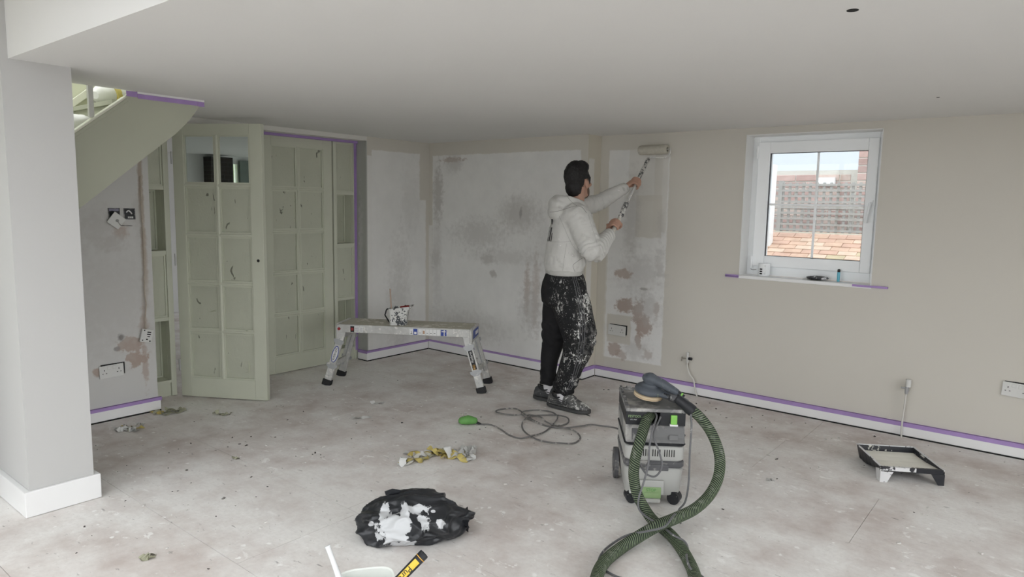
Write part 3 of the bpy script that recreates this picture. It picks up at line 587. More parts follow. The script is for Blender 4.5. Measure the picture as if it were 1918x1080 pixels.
def wrinkle(me, fn):
    ns = [v.normal.copy() for v in me.vertices]
    for v, nn in zip(me.vertices, ns): v.co += nn * fn(v.co)
    me.update()
RV = Vector((.829, .559, 0)); VV = Vector((-.559, .829, 0)); UZ = Vector((0, 0, 1))
def facing(deg): a = math.radians(deg); return RV * math.sin(a) + VV * math.cos(a)
FT = facing(80); ST = FT.cross(UZ)                     # torso forward and its right-hand side
SHR, ELR, WRR = Vector((-2.735, 4.125, 1.425)), Vector((-2.590, 4.125, 1.185)), Vector((-2.583, 4.335, 1.302))
SHL, ELL, WRL = Vector((-2.985, 4.345, 1.465)), Vector((-2.868, 4.590, 1.525)), Vector((-2.715, 4.757, 1.648))
HPR, KNR, ANR = Vector((-2.815, 4.136, .90)), Vector((-2.705, 4.165, .53)), Vector((-2.850, 4.165, .105))
HPL, KNL, ANL = Vector((-2.965, 4.275, .89)), Vector((-3.015, 4.265, .48)), Vector((-3.050, 4.270, .10))
P0, P1 = Vector((-2.566, 4.336, 1.318)), Vector((-2.704, 5.076, 1.876)); PD = (P1 - P0).normalized()
GR = P0 + PD * .075; GL = P0 + PD * ((Vector((-2.672, 4.808, 1.667)) - P0).dot(PD))
M_skin = pmat('skin', (.42, .25, .185), .5, .08, 9., .08, 120.)
HC = Vector((-2.823, 4.262, 1.668)); FH = facing(36); pitch = math.radians(10)
fy = (FH * math.cos(pitch) + UZ * math.sin(pitch)); fx = FH.cross(UZ); MH = frame(HC, fx, fy)
b = MB()
# head and face
ell(b, (0, -.012, .03), (.074, .096, .094), MH); ell(b, (0, .030, -.035), (.058, .062, .085), MH); ell(b, (0, .066, -.098), (.024, .022, .022), MH); ell(b, (0, .035, -.088), (.048, .048, .03), MH)
ell(b, (0, .062, .025), (.055, .034, .03), MH); limb(b, [MH @ Vector(q) for q in ((0, .090, .012), (0, .104, -.015), (0, .112, -.036))], [.008, .010, .013], fx, 12, 3)
for s in (-1, 1):
    ell(b, (s * .045, .066, -.022), (.022, .02, .018), MH); ell(b, (s * .080, -.004, -.008), (.013, .020, .033), MH); ell(b, (s * .011, .107, -.04), (.008, .008, .007), MH); ell(b, (s * .03, .082, .026), (.022, .012, .008), MH)
ell(b, (0, .094, -.064), (.024, .009, .006), MH); ell(b, (0, .092, -.074), (.021, .009, .007), MH)
NB = Vector((-2.850, 4.232, 1.47))
limb(b, [MH @ Vector((0, -.022, -.02)), MH @ Vector((0, -.03, -.10)), NB], [(.060, .062), (.056, .058), (.066, .068)], fx)
# trunk, arms and legs under the clothes
SP = [Vector((-2.885, 4.205, .93)), Vector((-2.883, 4.206, 1.08)), Vector((-2.873, 4.212, 1.26)), Vector((-2.862, 4.222, 1.40)), Vector((-2.852, 4.230, 1.47))]
limb(b, SP, [(.15, .10), (.135, .095), (.15, .105), (.155, .10), (.09, .07)], ST)
for q, rd in (((SHR, ELR, WRR), (.052, .042, .028)), ((SHL, ELL, WRL), (.052, .042, .028)), ((HPR, KNR, ANR), (.08, .058, .036)), ((HPL, KNL, ANL), (.08, .058, .036))): limb(b, q, rd, FT)
limb(b, [SP[3], SHR], [.07, .05]); limb(b, [SP[3], SHL], [.07, .05])
# hands closed round the pole
def hand(W, G, sg, up):
    A = (W - G); A -= PD * A.dot(PD); A.normalize(); Bv = PD.cross(A) * sg; ax = PD * up
    def pt(ang, rad, h): a = math.radians(ang); return G + (A * math.cos(a) + Bv * math.sin(a)) * rad + ax * h
    limb(b, [W, W * .45 + pt(20, .046, 0) * .55, pt(32, .040, 0)], [(.027, .024), (.036, .017), (.042, .014)], ax, 16, 4)
    limb(b, [W * .5 + pt(0, .04, .012) * .5, pt(-28, .038, .024)], [.019, .017], ax, 12, 4)
    for i, (h, s) in enumerate(((.031, .95), (.0105, 1.04), (-.0105, 1.0), (-.030, .86))):
        limb(b, [pt(22, .041, h), pt(70, .045 * s, h), pt(128, .036, h), pt(188, .0275, h * .98), pt(238, .0255, h * .97)], [.0098 * s ** .3, .0100, .0090, .0084, .0074], ax, 12, 4)
    limb(b, [pt(-25, .040, .026), pt(-70, .041, .034), pt(-118, .033, .034), pt(-165, .0285, .026)], [.0135, .0115, .0100, .0085], ax, 12, 4)
hand(WRR, GR, 1, 1); hand(WRL, GL, 1, 1)
PB = Vector((-2.9, 4.2, 0))
me = remesh(b, 'person', .0044, 3, .5); me.transform(Matrix.Translation(-PB)); me.materials.append(M_skin)
person = bpy.data.objects.new('person', me); COL.objects.link(person); person.location = PB
tag(person, 'person in grey hoodie and paint-splashed black joggers reaching up with a roller', 'person')
# eyes, brows, beard, hair
M_hair = pmat('black_hair', (.012, .011, .011), .55, .3, 60., .6, 160.)
ey = pmat('eye_white', (.6, .58, .55), .2)
for s in (-1, 1):
    e = MB(); ell(e, (s * .031, .081, .006), (.0125, .0115, .0105), MH, 14, 8); eo = e.build('eye', ey, person, True, smooth=True)
    e = MB(); ell(e, (s * .031, .0905, .006), (.0055, .0035, .0055), MH, 12, 6); e.build('iris', M_black, eo, True, smooth=True)
    e = MB(); limb(e, [MH @ Vector((s * .014, .098, .026)), MH @ Vector((s * .034, .096, .031)), MH @ Vector((s * .052, .082, .026))], [.004, .005, .003], fx, 8, 3); e.build('eyebrow', M_hair, person, True, smooth=True)
hb = MB(); ell(hb, (0, -.018, .052), (.084, .105, .112), MH); ell(hb, (0, -.066, -.025), (.066, .046, .072), MH); ell(hb, (0, .040, .105), (.064, .058, .052), MH); ell(hb, (0, .072, .112), (.05, .030, .030), MH)
for s in (-1, 1): ell(hb, (s * .068, .030, .02), (.0115, .026, .042), MH)
hm = remesh(hb, 'hair', .005, 2); inv = MH.inverted(); bm = bmesh.new(); bm.from_mesh(hm)
kill = []
for f in bm.faces:
    q = inv @ f.calc_center_median()
    if (q.y > .052 and q.z < .068) or (q.y > -.022 and q.z < .012 and not (q.y > .012 and q.z > -.02 and abs(q.x) > .06 and q.y < .05)) or (q.z < -.088) or (abs(q.x) > .062 and -.030 < q.y < .020 and -.050 < q.z < .030): kill.append(f)
bmesh.ops.delete(bm, geom=kill, context='FACES'); bm.to_mesh(hm); bm.free()
wrinkle(hm, lambda c: .0035 * noise.noise(c * 55) + .002 * noise.noise(c * 130)); link('hair', hm, M_hair, person, True)
bb = MB(); ell(bb, (0, .068, -.098), (.030, .027, .027), MH); ell(bb, (0, .098, -.052), (.024, .008, .0055), MH)
for s in (-1, 1): limb(bb, [MH @ Vector((s * .058, .030, -.02)), MH @ Vector((s * .052, .040, -.065)), MH @ Vector((s * .028, .066, -.096))], [.008, .012, .014], fx, 10, 4)
link('beard', remesh(bb, 'beard', .004, 2), pmat('dark_beard', (.10, .065, .05), .8, .4, 90., .5, 200.), person, True)

# --- hoodie
nh_ = NT('grey_marl_hoodie', .9, 0, .15); v = nh_.obj(); f1 = nh_.noise(v, 9., 4.); f2 = nh_.noise(v, 140., 3., .7)
colh = nh_.mix(f1, (.48, .475, .45), (.62, .615, .59)); colh = nh_.mix(nh_.math('MULTIPLY', f2, .35), colh, (.62, .61, .585)); sm = nh_.noise(v, 16., 4., .6, off=(5, 1, 2))
colh = nh_.mix(nh_.math('MULTIPLY', nh_.step(sm, .58, .72), .35), colh, (.34, .33, .31)); colh = nh_.mix(nh_.step(nh_.noise(v, 60., 2., off=(1, 9, 4)), .715, .735), colh, (.72, .71, .69)); nh_.bump(f2, .25, .002); M_hood = nh_.done(colh)
hb = MB()
rings = []
HS = [(1.015, .128, .182, (-2.888, 4.203)), (1.045, .142, .195, (-2.886, 4.204)), (1.075, .155, .205, (-2.884, 4.206)), (1.15, .152, .203, (-2.880, 4.209)), (1.25, .143, .198, (-2.874, 4.212)), (1.34, .138, .202, (-2.868, 4.217)), (1.42, .122, .198, (-2.862, 4.222)), (1.475, .095, .150, (-2.855, 4.228)), (1.51, .075, .095, (-2.850, 4.232))]
for z, a, w, (cx_, cy_) in HS: rings.append([Vector((cx_, cy_, z)) + FT * a * math.cos(2 * PI * k / 40) + ST * w * math.sin(2 * PI * k / 40) for k in range(40)])
hb.loft(rings)
limb(hb, [SP[3] + ST * .10 + UZ * .0, SHR + UZ * .0, SHR * .5 + ELR * .5, ELR, ELR * .5 + WRR * .5, WRR + (ELR - WRR).normalized() * .015], [.098, .098, .090, .078, .065, .048], FT, 24)
limb(hb, [SP[3] - ST * .10, SHL, SHL * .5 + ELL * .5, ELL, ELL * .5 + WRL * .5, WRL + (ELL - WRL).normalized() * .015], [.095, .088, .074, .064, .058, .045], UZ, 24)
N0 = Vector((-2.848, 4.234, 1.512))
limb(hb, [N0 + FT * .085 + ST * .03 - UZ * .045, N0 + FT * .05 + ST * .085 - UZ * .01, N0 - FT * .04 + ST * .10 + UZ * .012, N0 - FT * .112 + ST * .05 + UZ * .014, N0 - FT * .112 - ST * .05 + UZ * .014, N0 - FT * .04 - ST * .10 + UZ * .012, N0 + FT * .05 - ST * .085 - UZ * .01, N0 + FT * .085 - ST * .03 - UZ * .045],
     [(.03, .022), (.040, .026), (.046, .030), (.055, .034), (.055, .034), (.046, .030), (.040, .026), (.03, .022)], UZ, 16)
ell(hb, (0, 0, 0), (.140, .075, .070), frame(N0 - FT * .108 - UZ * .055, ST, FT)); ell(hb, (0, 0, 0), (.115, .058, .058), frame(N0 - FT * .118 - UZ * .0, ST, FT)); ell(hb, (0, 0, 0), (.05, .11, .045), frame(N0 - FT * .03 + ST * .085 - UZ * .03, ST, FT - UZ * .35))
hm = remesh(hb, 'hoodie', .0065, 3)
segs = [(SHR, ELR), (ELR, WRR), (SHL, ELL), (ELL, WRL)]
def fold(c):
    d = .004 * noise.noise(c * 11) + .0028 * noise.noise(Vector((c.x * 20, c.y * 20, c.z * 34)))
    best = None
    for i, (p, q) in enumerate(segs):
        ax = q - p; t = max(0, min(1, (c - p).dot(ax) / ax.length_squared)); dist = (c - (p + ax * t)).length
        if dist < .11 and (best is None or dist < best[0]): best = (dist, i, t, ax.length * t)
    if best:
        _, i, t, L = best; near = max(0, 1 - abs(((1 - t) if i % 2 == 0 else t)) * 2.2); wave = math.sin(L * 190 + 5 * noise.noise(c * 14)) 
        d += wave * ((.0045 if i < 2 else .0022) * near + (.0022 if i == 1 else .0010)) * (1 if best[0] > .02 else 0)
    if 1.03 < c.z < 1.14: d += .005 * noise.noise(Vector((c.x * 30, c.y * 30, c.z * 12)))
    return d
wrinkle(hm, fold); hoodie = link('hoodie', hm, M_hood, person, True)
M_rib = pmat('hoodie_rib', (.47, .465, .44), .95, .06, 30., .5, 150.)
hr = []
for z, k_ in ((1.002, .97), (1.006, 1.0), (1.035, 1.02), (1.043, .99)): hr.append([Vector((-2.888, 4.203, z)) + (FT * .133 * math.cos(2 * PI * k / 96) + ST * .188 * math.sin(2 * PI * k / 96)) * (k_ + .008 * (k % 2)) for k in range(96)])
MB().loft(hr).build('hem_band', M_rib, hoodie, True, smooth=True)
for e_, w_, r_ in ((ELR, WRR, .044), (ELL, WRL, .044)):
    d = (w_ - e_).normalized(); MB().tube([w_ - d * .04, w_ - d * .036, w_ - d * .02, w_ + d * .004, w_ + d * .008], [r_ * .9, r_ * 1.03, r_ * 1.0, r_ * .90, r_ * .80], 28).build('cuff', M_rib, hoodie, True, smooth=True)
bvh = BVHTree.FromPolygons([v.co.copy() for v in hm.vertices], [tuple(p.vertices) for p in hm.polygons])
def seam(name, start, end, outward, mat, parent, bv, r=.0016, n=24, off=.0006):
    pts = []
    for i in range(n):
        o = Vector(start).lerp(Vector(end), i / (n - 1)); h = bv.ray_cast(o + outward * .5, -outward, .9)
        if h[0] is not None: pts.append(h[0] + h[1] * off)
    if len(pts) > 3: MB().tube(pts, r, 6).build(name, mat, parent, True, smooth=True)
M_seam = pmat('dark_seam', (.16, .155, .145), .9)
BC = Vector((-2.852, 4.231, 0))
def sp_(px, py): return BC + RV * ((px - 1074) / 262) + UZ * (1.5 + (386 - py) / 262)   # points on the near side of the figure, in its own side plane
def seam_path(name, pts, mat, parent, bv, r=.0016, out=None, off=.0004):
    out = out or -VV; q_ = []
    for o in spline([sp_(*q) for q in pts], 8):
        h = bv.ray_cast(o + out * .6, -out, 1.0)
        if h[0] is not None: q_.append(h[0] + h[1] * off)
    if len(q_) > 3: MB().tube(q_, r, 6).build(name, mat, parent, True, smooth=True)
M_seam2 = pmat('soft_seam', (.36, .355, .335), .95); M_seam = pmat('hood_seam_grey', (.27, .265, .25), .95)
seam_path('hood_seam', [(1033, 398), (1048, 396), (1064, 391), (1080, 386), (1092, 388), (1101, 398)], M_seam, hoodie, bvh, .0018)
seam_path('hood_fold', [(1060, 358), (1066, 370), (1076, 381), (1084, 386)], M_seam2, hoodie, bvh, .002)
seam_path('seam', [(1027, 454), (1045, 453), (1062, 452), (1074, 450)], M_seam2, hoodie, bvh, .0011)
seam_path('seam', [(1066, 455), (1063, 480), (1060, 506)], M_seam2, hoodie, bvh, .0011)
seam_path('pocket_edge', [(1096, 482), (1084, 490), (1079, 496), (1083, 508)], M_seam, hoodie, bvh, .0014)
seam_path('seam', [(1050, 404), (1060, 424), (1070, 445), (1080, 462), (1094, 476)], M_seam2, hoodie, bvh, .0010)
seam_path('sleeve_seam', [(1104, 400), (1110, 420), (1117, 440), (1121, 452)], M_seam2, hoodie, bvh, .0010)
seam('zip', (-2.80, 4.32, 1.45), (-2.82, 4.335, 1.06), FT, M_seam, hoodie, bvh, .003)
# back print: a row of upright dark letter bars
pb = MB(); BO = -FT
for i in range(6):
    for j, (x_, w_, h_) in enumerate(((-.07, .020, .10), (-.035, .012, .10), (-.01, .02, .04), (.02, .012, .10), (.045, .02, .10), (.075, .012, .06))):
        if j != i: continue
        grid = []
        for zz in (0, h_ * .5, h_):
            row = []
            for xx in (x_, x_ + w_):
                o = Vector((-2.870, 4.214, 1.245 + zz)) + ST * xx; hh = bvh.ray_cast(o + BO * .5, -BO, .9); row.append(hh[0] + hh[1] * .0012)
            grid.append(row)
        pb.add([q for rw in grid for q in rw], [(0, 1, 3, 2), (2, 3, 5, 4)])
        if i % 2: pb.add([q + UZ * 0 - FT * .0002 for rw in grid[1:] for q in rw], [(0, 1, 3, 2)])
hh = [bvh.ray_cast(Vector((-2.868, 4.216, z)) + ST * x + BO * .5, -BO, .9) for x, z in ((.02, 1.365), (.055, 1.365), (.055, 1.405), (.02, 1.405))]
pb.add([q[0] + q[1] * .0012 for q in hh], [(0, 1, 2, 3)]); pb.build('back_print', M_black, hoodie, True, fix=False)

# --- joggers
nt = NT('black_paint_splashed_joggers', .8, 0, .2); v = nt.obj(); o3 = nt.sep(v); base = nt.mix(nt.noise(v, 20., 4.), (.008, .008, .009), (.022, .022, .023))
# paint collects on the camera-facing side of the near leg: thigh, knee and shin
sx = nt.math('ADD', nt.math('MULTIPLY', o3[0], .76), nt.math('MULTIPLY', o3[1], -.30))
side = nt.step(sx, -3.42, -3.30); zone = nt.noise(v, 7., 2., off=(3, 1, 6)); a_ = nt.noise(nt.vscale(v, (1., 1., .55)), 78., 3., .62, dist=.9); c_ = nt.noise(v, 130., 2., off=(7, 7, 2))
k1 = nt.math('ADD', nt.math('MULTIPLY', a_, .55), nt.math('MULTIPLY', zone, .45)); w1 = nt.step(k1, .575, .598); w2 = nt.step(c_, .70, .72)
pale = nt.math('MULTIPLY', nt.math('MAXIMUM', w1, nt.math('MULTIPLY', w2, .8)), side)
colt = nt.mix(pale, base, (.60, .60, .575)); dusty = nt.math('MULTIPLY', nt.math('MULTIPLY', nt.step(nt.noise(v, 30., 4., off=(2, 2, 2)), .45, .7), nt.step(o3[0], -2.70, -2.60)), .35)
colt = nt.mix(dusty, colt, (.38, .37, .35)); M_jog = nt.done(colt)
tb = MB(); rings = []
for z, a, w, c in ((1.03, .125, .165, (-2.887, 4.205)), (.99, .142, .178, (-2.887, 4.205)), (.94, .160, .185, (-2.887, 4.204)), (.87, .170, .188, (-2.884, 4.203)), (.80, .165, .180, (-2.882, 4.203)), (.76, .13, .15, (-2.88, 4.204))):
    rings.append([Vector((c[0], c[1], z)) + FT * a * math.cos(2 * PI * k / 36) + ST * w * math.sin(2 * PI * k / 36) for k in range(36)])
tb.loft(rings)
FR = Vector((.96, .28, 0))
limb(tb, [HPR + Vector((.01, .01, -.02)), HPR * .55 + KNR * .45 + Vector((.006, 0, 0)), KNR + Vector((.0, 0, .01)), KNR * .55 + ANR * .45, KNR * .18 + ANR * .82, ANR + UZ * .05], [(.135, .115), (.142, .115), (.118, .100), (.090, .085), (.080, .076), (.070, .062)], FR, 28)
limb(tb, [HPL, HPL * .5 + KNL * .5, KNL + Vector((0, 0, .0)), KNL * .5 + ANL * .5 - RV * .012, KNL * .15 + ANL * .85 - RV * .008, ANL + UZ * .06], [(.118, .11), (.112, .105), (.086, .086), (.062, .068), (.062, .068), (.066, .062)], FR, 28)
tm = remesh(tb, 'joggers', .0075, 3)
def tfold(c):
    d = .006 * noise.noise(Vector((c.x * 10, c.y * 10, c.z * 5))) + .004 * noise.noise(Vector((c.x * 26, c.y * 26, c.z * 9)))
    if c.z < .30: d += .006 * math.sin(c.z * 95 + 6 * noise.noise(c * 9)) * min(1, (.30 - c.z) / .12)
    if .45 < c.z < .62: d += .005 * math.sin(c.z * 70 + c.x * 40 + 5 * noise.noise(c * 8))
    return d
wrinkle(tm, tfold); jog = link('joggers', tm, M_jog, person, True)
bvt = BVHTree.FromPolygons([v.co.copy() for v in tm.vertices], [tuple(p.vertices) for p in tm.polygons])
M_strp = pmat('grey_side_stripe', (.10, .10, .105), .8, .3, 40.)
outw = (-VV * .75 + RV * .35).normalized()
for k in (-1, 0, 1):
    o = RV * .017 * k; pts = []
    path = [HPR + Vector((0, 0, .10)) + RV * .03, HPR + RV * .035, HPR * .5 + KNR * .5 + RV * .01, KNR - RV * .035, KNR * .5 + ANR * .5 - RV * .0, ANR + UZ * .06 + RV * .01]
    for q in spline(path, 10):
        h = bvt.ray_cast(q + o + outw * .5, -outw, .9)
        if h[0] is not None: pts.append(h[0] + h[1] * .0008)
    MB().tube(pts, .0032, 6).build('side_stripe', M_strp, jog, True, smooth=True)
kt_ = [bvt.ray_cast(sp_(*q) - VV * .6, VV, 1.0) for q in ((1089, 630), (1099, 626), (1096, 650), (1087, 652))]
if all(q[0] is not None for q in kt_): MB().add([q[0] + q[1] * .001 for q in kt_], [(0, 1, 2, 3)]).build('knee_tear', M_dark, jog, True, fix=False)
for an, r_ in ((ANR, .060), (ANL, .060)):
    pts = [an + UZ * z for z in (.105, .095, .075, .055, .047)]; m = MB().tube(pts, [r_ * .8, r_ * 1.08, r_ * 1.12, r_ * 1.05, r_ * .8], 28)
    for i, q in enumerate(m.v): qq = Vector(q); m.v[i] = tuple(qq + (qq - an - UZ * .07).normalized() * .007 * noise.noise(qq * 25))
    m.build('ankle_cuff', M_jog, jog, True, smooth=True)

# --- socks and trainers
M_sock = pmat('white_sock', (.62, .61, .62), .95, .06, 30., .5, 140.)
M_shoe = splat('grey_trainer_with_paint', (.075, .075, .075), (.55, .55, .52), .55, 48., .535, .03, .3, dust=(.22, .215, .20))
M_shoeb = splat('dark_grey_trainer', (.05, .052, .055), (.45, .45, .43), .55, 48., .66, .02, .3, dust=(.13, .13, .125))
M_sole = pmat('dark_trainer_sole', (.05, .05, .05), .6, .3, 20.)
def trainer(an, toe_dir, mat, L=.30):
    d = Vector(toe_dir).normalized(); M = frame((an.x - d.x * .005, an.y - d.y * .005, 0), d, (-d.y, d.x, 0))
    MB().tube([an + UZ * .09, an + UZ * .03, an - UZ * .02 + d * .01, an - UZ * .05 + d * .03], [.043, .042, .044, .046], 22).build('sock', M_sock, person, True, smooth=True)
    S = [(-.108, .024, .070), (-.098, .038, .098), (-.070, .046, .108), (-.03, .048, .098), (.012, .048, .096), (.045, .050, .118), (.080, .052, .112), (.12, .055, .092), (.16, .056, .078), (.20, .049, .066), (.226, .034, .054), (.238, .016, .042)]
    rings = []
    for x, w, h in S:
        rg = []
        for k in range(20):
            a = 2 * PI * k / 20; c, s = math.cos(a), math.sin(a); y = w * math.copysign(abs(c) ** .7, c); z = .022 + (h - .022) * (.5 + .5 * math.copysign(abs(s) ** .8, s)); rg.append((x, y * (1 - .22 * max(0, (z - .04) / .06)), z))
        rings.append(rg)
    so = MB().loft(rings, True, M).build('trainer', mat, person, True, smooth=True)
    rings = []
    for x, w, h in S:
        lift = .004 * max(0, (x - .18) / .06) + .006 * max(0, (-.06 - x) / .03); w2 = w + .006
        rings.append([(x * 1.03, w2 * math.copysign(abs(math.cos(2 * PI * k / 16)) ** .6, math.cos(2 * PI * k / 16)), lift + .016 + .016 * math.copysign(abs(math.sin(2 * PI * k / 16)) ** .5, math.sin(2 * PI * k / 16))) for k in range(16)])
    MB().loft(rings, True, M).build('sole', M_sole, so, True, smooth=True)
    MB().tube([M @ Vector((-.018 + .060 * math.cos(a), .045 * math.sin(a), .102 + .014 * math.cos(2 * a))) for a in [2 * PI * i / 24 for i in range(25)]], .0065, 8).build('collar', M_black, so, True, smooth=True)
    for i in range(4): x = .060 + .024 * i; MB().tube(spline([M @ Vector((x, -.030, .104 - .009 * i)), M @ Vector((x + .004, 0, .121 - .010 * i)), M @ Vector((x, .030, .104 - .009 * i))], 4), .0045, 6).build('lace', mat, so, True, smooth=True)
    for i in range(3): MB().tube(spline([M @ Vector((-.085 + .02 * i, -.045, .048 + .015 * i)), M @ Vector((.0 + .015 * i, -.052, .052 + .013 * i)), M @ Vector((.07 + .015 * i, -.055, .048 + .008 * i))], 6), .003, 6).build('side_line', M_sole, so, True, smooth=True)
    return so
s1 = trainer(ANR + Vector((0, 0, 0)), (.97, .03, 0), M_shoe); s2 = trainer(ANL, (.93, .22, 0), M_shoeb)
s1.name = 'trainer'; 
MB().tube(spline([(-2.66, 4.166, .03), (-2.62, 4.15, .005), (-2.58, 4.135, .004)], 5), .0028, 6).build('trailing_lace', M_black, s1, True)

# --- paint roller on a pole
pr = thing('paint_roller', 'long-handled paint roller pressed to wall, pole crusted with paint', 'paint roller', tuple(P0))
M_pole = splat('paint_crusted_pole', (.06, .06, .065), (.60, .59, .56), .5, 60., .50, .03, .3, dust=(.35, .35, .34))
M_alu = splat('paint_smeared_aluminium', (.55, .55, .54), (.72, .71, .67), .4, 40., .5, .05, .1)
at_ = lambda t: P0 + PD * t
MB().cyl(at_(-.01), at_(.93), .0105, n=14).build('pole', M_alu, pr, True, smooth=True)
MB().tube([at_(t) for t in (-.02, -.015, .0, .16, .165)], [.010, .0145, .0152, .0152, .012], 16).build('lower_grip', pmat('pale_grip', (.58, .56, .50), .6), pr, True, smooth=True)
m = MB().tube([at_(t) for t in (.19, .195, .25, .28, .285, .36, .365)], [.013, .019, .019, .016, .0195, .0185, .013], 16)
for i, q in enumerate(m.v): qq = Vector(q); m.v[i] = tuple(qq + (qq - at_((qq - P0).dot(PD))) * .35 * noise.noise(qq * 70))
m.build('locking_collar', M_pole, pr, True, smooth=True)
MB().tube([at_(t) for t in (.62, .625, .70, .80, .86, .93, .95, .955)], [.012, .015, .0145, .0165, .0135, .0165, .015, .008], 16).build('upper_grip', M_pole, pr, True, smooth=True)
RY, RZ = 5.157, 1.963
MB().tube(spline([at_(.94), at_(.975), (-2.66, 5.105, 1.897), (-2.585, 5.125, 1.895), (-2.553, 5.138, 1.912), (-2.546, 5.152, 1.945), (-2.552, RY, RZ), (-2.60, RY, RZ)], 6), .0042, 8).build('wire_frame', M_alu, pr, True, smooth=True)
nr = NT('fleece_roller_sleeve', .95, 0, .1); nr.bump(nr.noise(nr.obj(), 160., 3., .7), .9, .006); M_fl = nr.done(nr.mix(nr.noise(nr.obj(), 35., 3.), (.48, .455, .385), (.64, .61, .53)))
rs = []; 
for x, r_ in ((-2.826, .022), (-2.825, .032), (-2.818, .0375), (-2.80, .0385), (-2.60, .0385), (-2.580, .0375), (-2.573, .032), (-2.572, .021), (-2.578, .018), (-2.60, .018)):
    rs.append([Vector((x, RY + r_ * math.cos(2 * PI * k / 32), RZ + r_ * math.sin(2 * PI * k / 32))) for k in range(32)])
MB().loft(rs).build('sleeve', M_fl, pr, True, smooth=True)
MB().cyl((-2.60, RY, RZ), (-2.581, RY, RZ), .0175, n=20).build('end_cap', M_black, pr, True)
# ================================================================ PLATFORM BENCH AND WHAT STANDS ON IT
M_alub = splat('dull_aluminium_with_paint', (.50, .50, .48), (.66, .65, .61), .45, 30., .55, .06, .1, dust=(.36, .35, .33), metal=.15)
M_deck = splat('dusty_deck', (.40, .38, .31), (.58, .56, .50), .8, 20., .56, .06, .1)
M_rub = splat('black_rubber', (.02, .02, .021), (.5, .5, .48), .7, 60., .68, .02)
M_whl = pmat('white_sticker', (.70, .70, .69), .5, .04, 20.); M_blu = pmat('blue_sticker', (.03, .06, .28), .5); M_blk = pmat('black_sticker', (.02, .02, .022), .5); M_red = pmat('dark_red', (.28, .03, .03), .5); M_org = pmat('orange_print', (.75, .40, .06), .5); M_tan = pmat('tan_print', (.45, .28, .18), .5)
BZ = math.radians(31.3)
bn = thing('platform_bench', 'aluminium folding work platform dusted with plaster standing on the floor', 'work platform', (-4.204, 3.876, 0), (0, 0, BZ))
MB().box(-.545, .545, -.15, .15, .492, .51).build('deck', M_deck, bn, bevel=.003, seg=1)
for i in range(9): MB().box(-.54, .54, -.136 + .034 * i - .003, -.136 + .034 * i + .003, .51, .5125).build('grip_rib', M_deck, bn)
for s in (-1, 1):
    MB().box(-.545, .545, s * .15 - .012 if s < 0 else .15, s * .15 if s < 0 else .162, .447, .512).build('side_rail', M_alub, bn, bevel=.002, seg=1)
    MB().prism([(-.16, .40), (.16, .40), (.16, .50), (.135, .517), (-.135, .517), (-.16, .50)], s * .545, s * .565, 'x').build('end_cap', M_alub, bn, bevel=.004, seg=1)
M_plate = splat('zinc_bracket', (.36, .365, .37), (.6, .59, .56), .4, 40., .6, .05, .1, metal=.3)
for sx in (-1, 1):
    ft = []
    for sy in (-1, 1):
        a = Vector((sx * .505, sy * .138, .485)); c = Vector((sx * .652, sy * .158, .0)); d = (c - a).normalized(); M = frame(a, d, (0, sy, 0))
        L = (c - a).length
        lg = MB().box(0, L - .035, -.014, .014, -.030, .030, M).build('leg', M_alub, bn, bevel=.003, seg=1)
        for t in (.10, .30, .42): MB().cyl(M @ Vector((t, .0145, 0)), M @ Vector((t, .018, 0)), .004, n=8).build('rivet', M_plate, lg)
        MB().box(L - .050, L + .002, -.021, .021, -.038, .038, M).build('rubber_foot', M_rub, bn, bevel=.004, seg=1)
        for t, w_ in ((.125, .043), (.335, .046)):
            MB().prism([(t - .018, -w_), (t + .004, -w_), (t + .026, -.02), (t + .026, .02), (t + .004, w_), (t - .018, w_)], .015, .018, 'y', Matrix(((M[0][0], M[0][1], M[0][2], M[0][3]), (M[1][0], M[1][1], M[1][2], M[1][3]), (M[2][0], M[2][1], M[2][2], M[2][3]), (0, 0, 0, 1)))).build('bracket_plate', M_plate, bn)
        ft.append(M)
        if sy < 0:
            MF = M @ frame((0, .0165, 0), (1, 0, 0), (0, 0, 1))      # sticker plane on the outer face: x down the leg, y across
            face = lambda x, y: M @ Vector((x, .0152, y))
            if sx < 0:
                for rx, ry, mt, yo in ((.072, .0265, M_blu, .0152), (.064, .0205, M_whl, .0158)):
                    vs = [M @ Vector((.235 + rx * math.cos(2 * PI * k / 28), yo, ry * math.sin(2 * PI * k / 28))) for k in range(28)]; MB().add(vs, [tuple(range(28))]).build('logo_oval', mt, bn)
                text('logo_lettering', 'WERNER', .027, M @ frame((.235, .0162, 0), (-1, 0, 0), (0, 0, 1)), M_blk, bn, False)
            else:
                MB().box(.15, .31, .0148, .0156, -.017, .017, M).build('name_sticker', M_blk, bn)
                text('name_lettering', 'Platform', .03, M @ frame((.205, .0160, 0), (-1, 0, 0), (0, 0, 1)), M_whl, bn, False, xs=.85)
                text('name_lettering', 'PRO', .028, M @ frame((.288, .0160, 0), (-1, 0, 0), (0, 0, 1)), M_org, bn, False, xs=.75)
    for t, r_ in ((.335, .022), (.08, .02)):
        p = ft[0] @ Vector((t, 0, 0)); q = ft[1] @ Vector((t, 0, 0)); MB().box(-.5 * (q - p).length, .5 * (q - p).length, -r_ * .5, r_ * .5, -r_, r_, frame((p + q) / 2, q - p, (1, 0, 0))).build('cross_rung', M_alub, bn, bevel=.002, seg=1)
    p = ft[1] @ Vector((.12, -.016, 0)); q = ft[1] @ Vector((.39, -.03, 0)); MB().cyl(p, q, .005, n=8).build('stay', M_plate, bn)
y_ = -.1626
